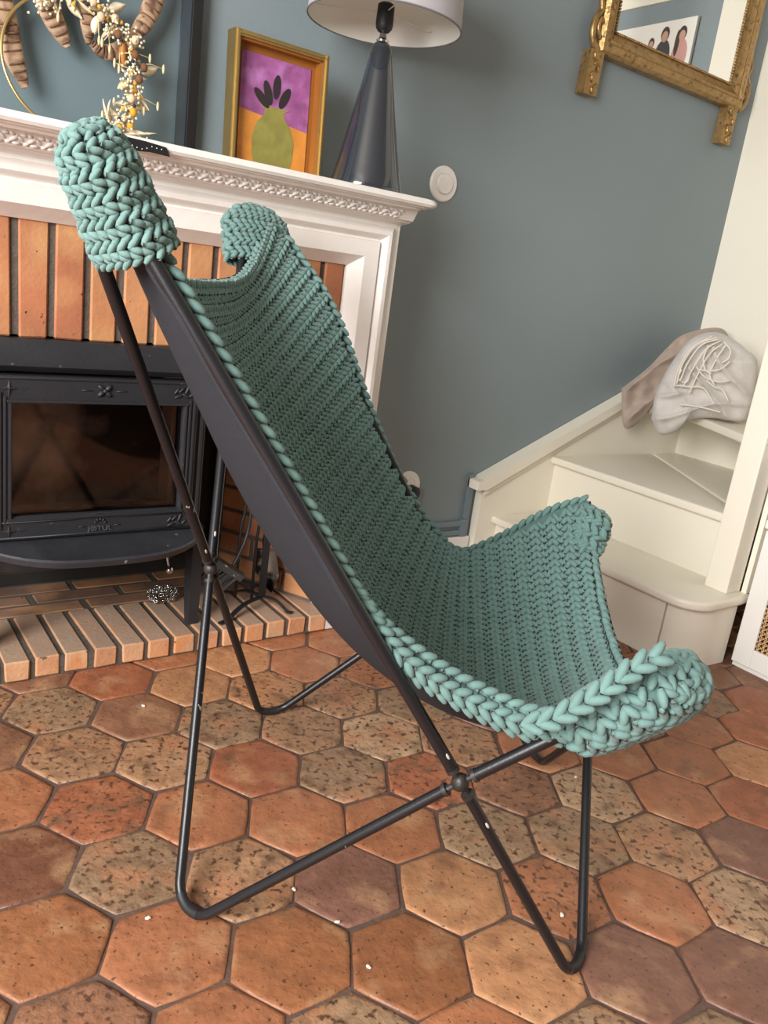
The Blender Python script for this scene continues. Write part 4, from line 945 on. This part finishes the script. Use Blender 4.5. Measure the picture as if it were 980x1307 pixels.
# gilt mirror
mr_ = thing('gilt_mirror', (2.26, YW-.02, 1.45), 'antique gilt framed mirror with carved feet hanging above the stairs', 'mirror')
MX0, MX1, MZ0, MZ1, MY = 1.900, 2.622, 1.566, 2.42, 1.79
mw = .066
mprof = [(0, YW-.002), (0, MY), (.008, MY-.012), (.024, MY-.016), (.032, MY-.008), (.038, MY-.010), (.046, MY-.002), (.058, MY+.006), (.066, MY+.010), (.066, YW-.002)]
def rect_frame(prof, x0, x1, z0, z1):
    V = []; F = []; n = len(prof)
    for (sx, sz, bx_, bz_) in ((1, 1, x0, z0), (-1, 1, x1, z0), (-1, -1, x1, z1), (1, -1, x0, z1)):
        for (d, y) in prof: V.append((bx_+sx*d, y, bz_+sz*d))
    out = []
    for j in range(4):
        f_ = [(j*n+k, j*n+(k+1) % n, ((j+1) % 4)*n+(k+1) % n, ((j+1) % 4)*n+k) for k in range(n)]; out.append(f_)
    return V, out
V, Fs = rect_frame(mprof, MX0, MX1, MZ0, MZ1)
for j, f_ in enumerate(Fs):
    idx = sorted({i for q in f_ for i in q}); mp = {i: k for k, i in enumerate(idx)}
    mk('frame_rail', [V[i] for i in idx], [tuple(mp[i] for i in q) for q in f_], GILT, mr_, True, sharp=25)
g = G(); st_ = .0086; q_ = .068
for (a0, b0, a1, b1) in ((MX0+q_, MZ0+q_, MX1-q_, MZ0+q_), (MX0+q_, MZ0+q_, MX0+q_, MZ1-q_), (MX1-q_, MZ0+q_, MX1-q_, MZ1-q_)):
    n = int(math.hypot(a1-a0, b1-b0)/st_)
    for i in range(n): t = i/n; g.ell((a0+(a1-a0)*t, MY+.008, b0+(b1-b0)*t), ((.0042, 0, 0), (0, .0042, 0), (0, 0, .0042)), 6, 4)
tag(g.out('bead_string', GILT, mr_, True), None, kind='stuff')
MIR = mat('mirror_silver', (.92, .93, .91, 1), .015, .0, metal=1.0)
G().box((MX0+.06, MY+.010, MZ0+.06), (MX1-.06, MY+.014, MZ1-.06)).out('mirror_glass', MIR, mr_)
for x0 in (1.868, 2.552):
    g = G(); z0, z1 = 1.455, MZ0+.004; g.prism([(x0, z0), (x0+.054, z0), (x0+.058, z1), (x0+.004, z1)], MY-.004, YW-.002, XZ); lg = g.out('foot', GILT, mr_)
    r_ = random.Random(int(x0*1000))
    for q in range(7):
        z = z0+.012+q*.0145; cx_ = x0+.029+.012*math.sin(q*1.9)
        a = .5*(-1)**q+1.3; G().ell((cx_, MY-.005, z), ((.004*math.sin(a), 0, -.004*math.cos(a)), (0, .006, 0), (.011*math.cos(a), 0, .011*math.sin(a))), 8, 5).out('carving', GILT, lg, True)
for (x0, sg) in ((MX0+.004, -1), (MX1-.004, 1)):
    pts = [(x0, 1.570), (x0+sg*.022, 1.585), (x0+sg*.034, 1.615), (x0+sg*.028, 1.650), (x0+sg*.012, 1.670), (x0+sg*.020, 1.700), (x0+sg*.010, 1.730), (x0, 1.76)]
    P = catmull([(a, MY+.004, b) for a, b in pts], 5); G().tube(P, [.011-.005*i/len(P) for i in range(len(P))], 8).out('side_scroll', GILT, mr_, True)
    P = catmull([(x0+sg*.004, MY, 1.60), (x0+sg*.018, MY, 1.625), (x0+sg*.012, MY, 1.65), (x0+sg*.002, MY, 1.64)], 5); G().tube(P, .006, 8).out('side_scroll', GILT, mr_, True)
# photo print on the side wall, seen in the mirror
pp = thing('photo_print', (XR-.01, 1.21, 1.45), 'white photo print of three people seen reflected in the gilt mirror', 'photo')
G().box((XR-.014, .93, 1.45), (XR-.001, 1.488, 1.928), .001).out('paper', mat('photo_paper', srgb(236, 232, 224), .5, .02), pp)
SK = mat('print_skin', srgb(196, 152, 128), .6); HR = mat('print_hair', srgb(66, 48, 40), .6); DK = mat('print_dark_top', srgb(58, 56, 60), .6); PK = mat('print_pink_top', srgb(200, 150, 140), .6); GY = mat('print_grey_top', srgb(150, 146, 142), .6)
def oval(cy, cz, ry, rz, d, m, nm):
    n = 24; poly = [(cy+ry*math.cos(2*math.pi*k/n), cz+rz*math.sin(2*math.pi*k/n)) for k in range(n)]
    g = G(); g.prism(poly, XR-.014-d-.0004, XR-.0139, lambda a, b, dd: (dd, a, b)); g.out(nm, m, pp)
for (cy, cz, s_, hair, top) in ((1.300, 1.858, .72, HR, GY), (1.358, 1.880, 1.0, HR, DK), (1.436, 1.874, .95, HR, PK)):
    oval(cy, cz-.075*s_, .036*s_, .062*s_, .0002, top, 'torso')
    oval(cy, cz+.004*s_, .0185*s_, .026*s_, .0004, hair, 'hair')
    oval(cy, cz-.004*s_, .0135*s_, .019*s_, .0006, SK, 'face')
oval(1.418, 1.847, .010, .045, .0003, HR, 'hair')
wd2 = G().box((XR-.006, YF, 0), (XR, 1.571, 1.35)).out('trim_2', CREAM); tag(wd2, 'cream painted lower part of the side wall by the stairs', kind='structure')
wt = G().box((XR-.012, YF, 2.0), (XR, 1.571, ZC)).out('trim_1', CREAM); tag(wt, 'white upper band of the side wall', kind='structure')

# ================================================================== THROWS ON THE STAIRS
def throw(name, label, pxs, pc, depth_fn, front, back, m, foldf, cat='blanket', rings=30, res=168):
    out = []; n = len(pxs)
    P2 = catmull([np.array([*p, 0.0]) for p in pxs]+[np.array([*pxs[0], 0.0])], 10)[:-1]
    L = [0]
    for i in range(len(P2)): L.append(L[-1]+np.linalg.norm(P2[(i+1) % len(P2)]-P2[i]))
    Q = []
    for k in range(res):
        s_ = L[-1]*k/res; i = max(j for j in range(len(P2)) if L[j] <= s_); t = (s_-L[i])/max(1e-9, L[i+1]-L[i]); Q.append(P2[i]*(1-t)+P2[(i+1) % len(P2)]*t)
    t_ = thing(name, depth_fn(*pc), label, cat)
    def pos(x, y, off):
        p = depth_fn(x, y); d_ = (CAM-p); d_ /= np.linalg.norm(d_); d_[2] *= .3; return p+d_*off
    V = []; F = []
    for sgn in (1, -1):
        for j in range(rings+1):
            r__ = j/rings
            for k in range(res):
                x = pc[0]+(Q[k][0]-pc[0])*r__; y = pc[1]+(Q[k][1]-pc[1])*r__; dm = math.sqrt(max(0, 1-r__**4))
                V.append(pos(x, y, (front*dm+foldf(x, y)*min(1, 4*(1-r__)+.25)) if sgn > 0 else -back*dm-.002))
    m_ = res
    for sgn in range(2):
        o = sgn*(rings+1)*m_
        for j in range(rings):
            for k in range(m_): F.append((o+j*m_+k, o+j*m_+(k+1) % m_, o+(j+1)*m_+(k+1) % m_, o+(j+1)*m_+k))
    o1, o2 = rings*m_, (rings+1)*m_+rings*m_
    for k in range(m_): F.append((o1+k, o1+(k+1) % m_, o2+(k+1) % m_, o2+k))
    mk('cloth', V, F, m, t_, True); return t_, pos
BRT = mat('taupe_wool', srgb(172, 153, 140), .9, .10, 40, .5, 400, sheen=.2); GRT = mat('pale_grey_wool', srgb(200, 194, 188), .9, .06, 40, .4, 400, sheen=.2)
def plane_fn(p, nrm_):
    p = np.array(p); nn_ = np.array(nrm_, float)
    def f(x, y): d_ = ray(x, y); return CAM+d_*((p-CAM)@nn_)/(d_@nn_)
    return f
fb = plane_fn((2.36, 1.715, .62), (-.25, -1, 0.05)); fg = plane_fn((2.36, 1.50, .62), (-.72, -.69, .10))
tb_, posb = throw('wool_throw', 'taupe wool throw bunched over the stair stringer', [(793, 496), (826, 470), (850, 445), (870, 428), (902, 419), (924, 421), (930, 440), (915, 470), (880, 500), (862, 525), (832, 530), (823, 522), (816, 538), (796, 545)], (862, 478), fb, .035, .05, BRT,
    lambda x, y: .026*(1-abs(math.sin((x*.60+y*.80)*.10+.5*math.sin(x*.04))))**2+.020*(1-abs(math.sin((x*.85+y*.5)*.07+1)))**1.5+.016*noise.noise(Vector((x*.07, y*.07, 0))))
tg_, posg = throw('fringed_blanket', 'pale grey blanket with long fringe heaped on a winder tread', [(831, 535), (836, 505), (848, 478), (866, 450), (886, 430), (915, 424), (940, 436), (952, 446), (966, 460), (964, 490), (956, 525), (946, 538), (910, 534), (880, 536), (864, 550), (842, 554)], (900, 492), fg, .055, .075, GRT,
    lambda x, y: .030*(1-abs(math.sin((x*.85-y*.35)*.085+.9*math.sin(y*.045))))**2*(1 if x > 880 else .5)+.024*(1-abs(math.sin((x*.12+y*.95)*.12+.6*math.sin(x*.05))))**2*(1 if y > 500 else .25)+.012*noise.noise(Vector((x*.055, y*.055, 3))))
FRG = mat('fringe_yarn', srgb(222, 214, 202), .9, .05)
r_ = random.Random(9)
fringes = [[(918, 432), (895, 440), (878, 462), (868, 485)], [(920, 434), (900, 446), (884, 470), (872, 492)], [(922, 438), (905, 452), (890, 478), (880, 500)], [(915, 430), (888, 440), (870, 466), (864, 488)],
    [(926, 440), (914, 458), (906, 476), (912, 490)], [(890, 470), (905, 472), (920, 470), (932, 460)], [(888, 466), (900, 480), (918, 486), (932, 484)], [(862, 490), (880, 492), (898, 494), (912, 514)], [(902, 484), (912, 492), (922, 496), (930, 510)],
    [(870, 470), (866, 482), (876, 486), (882, 474)], [(924, 436), (932, 446), (930, 456), (922, 462)], [(904, 440), (898, 456), (900, 470), (908, 476)], [(868, 514), (885, 516), (905, 520), (920, 524)], [(910, 428), (882, 444), (866, 470), (860, 492)]]
for fpx in fringes:
    P = catmull([posg(x, y, .082+r_.uniform(0, .010)) for x, y in fpx], 7); G().tube(P, .0024, 6).out('fringe_strand', FRG, tg_, True)

# plaster crumbs on the floor
CR = mat('plaster_crumb', srgb(232, 226, 214), .9, .05)
crme = None
for i, (x, y) in enumerate(((189, 1172), (375, 1135), (430, 1177), (717, 1168), (183, 901), (735, 992), (470, 1234))):
    p = fl(x, y, .001)
    if crme is None:
        bm = bmesh.new(); bmesh.ops.create_icosphere(bm, subdivisions=1, radius=.0032)
        for v in bm.verts: v.co = Vector((v.co.x*1.5, v.co.y, v.co.z*.5))*(1+.3*noise.noise(v.co*400))
        crme = bpy.data.meshes.new('plaster_crumb'); bm.to_mesh(crme); bm.free(); crme.materials.append(CR)
    o = bpy.data.objects.new('plaster_crumb', crme); o.location = Vector((p[0], p[1], .0016)); o.rotation_euler = (0, 0, i*1.3); link(o)
    tag(o, 'tiny white plaster crumb lying on the terracotta floor', 'crumb', 'plaster crumbs on the floor')
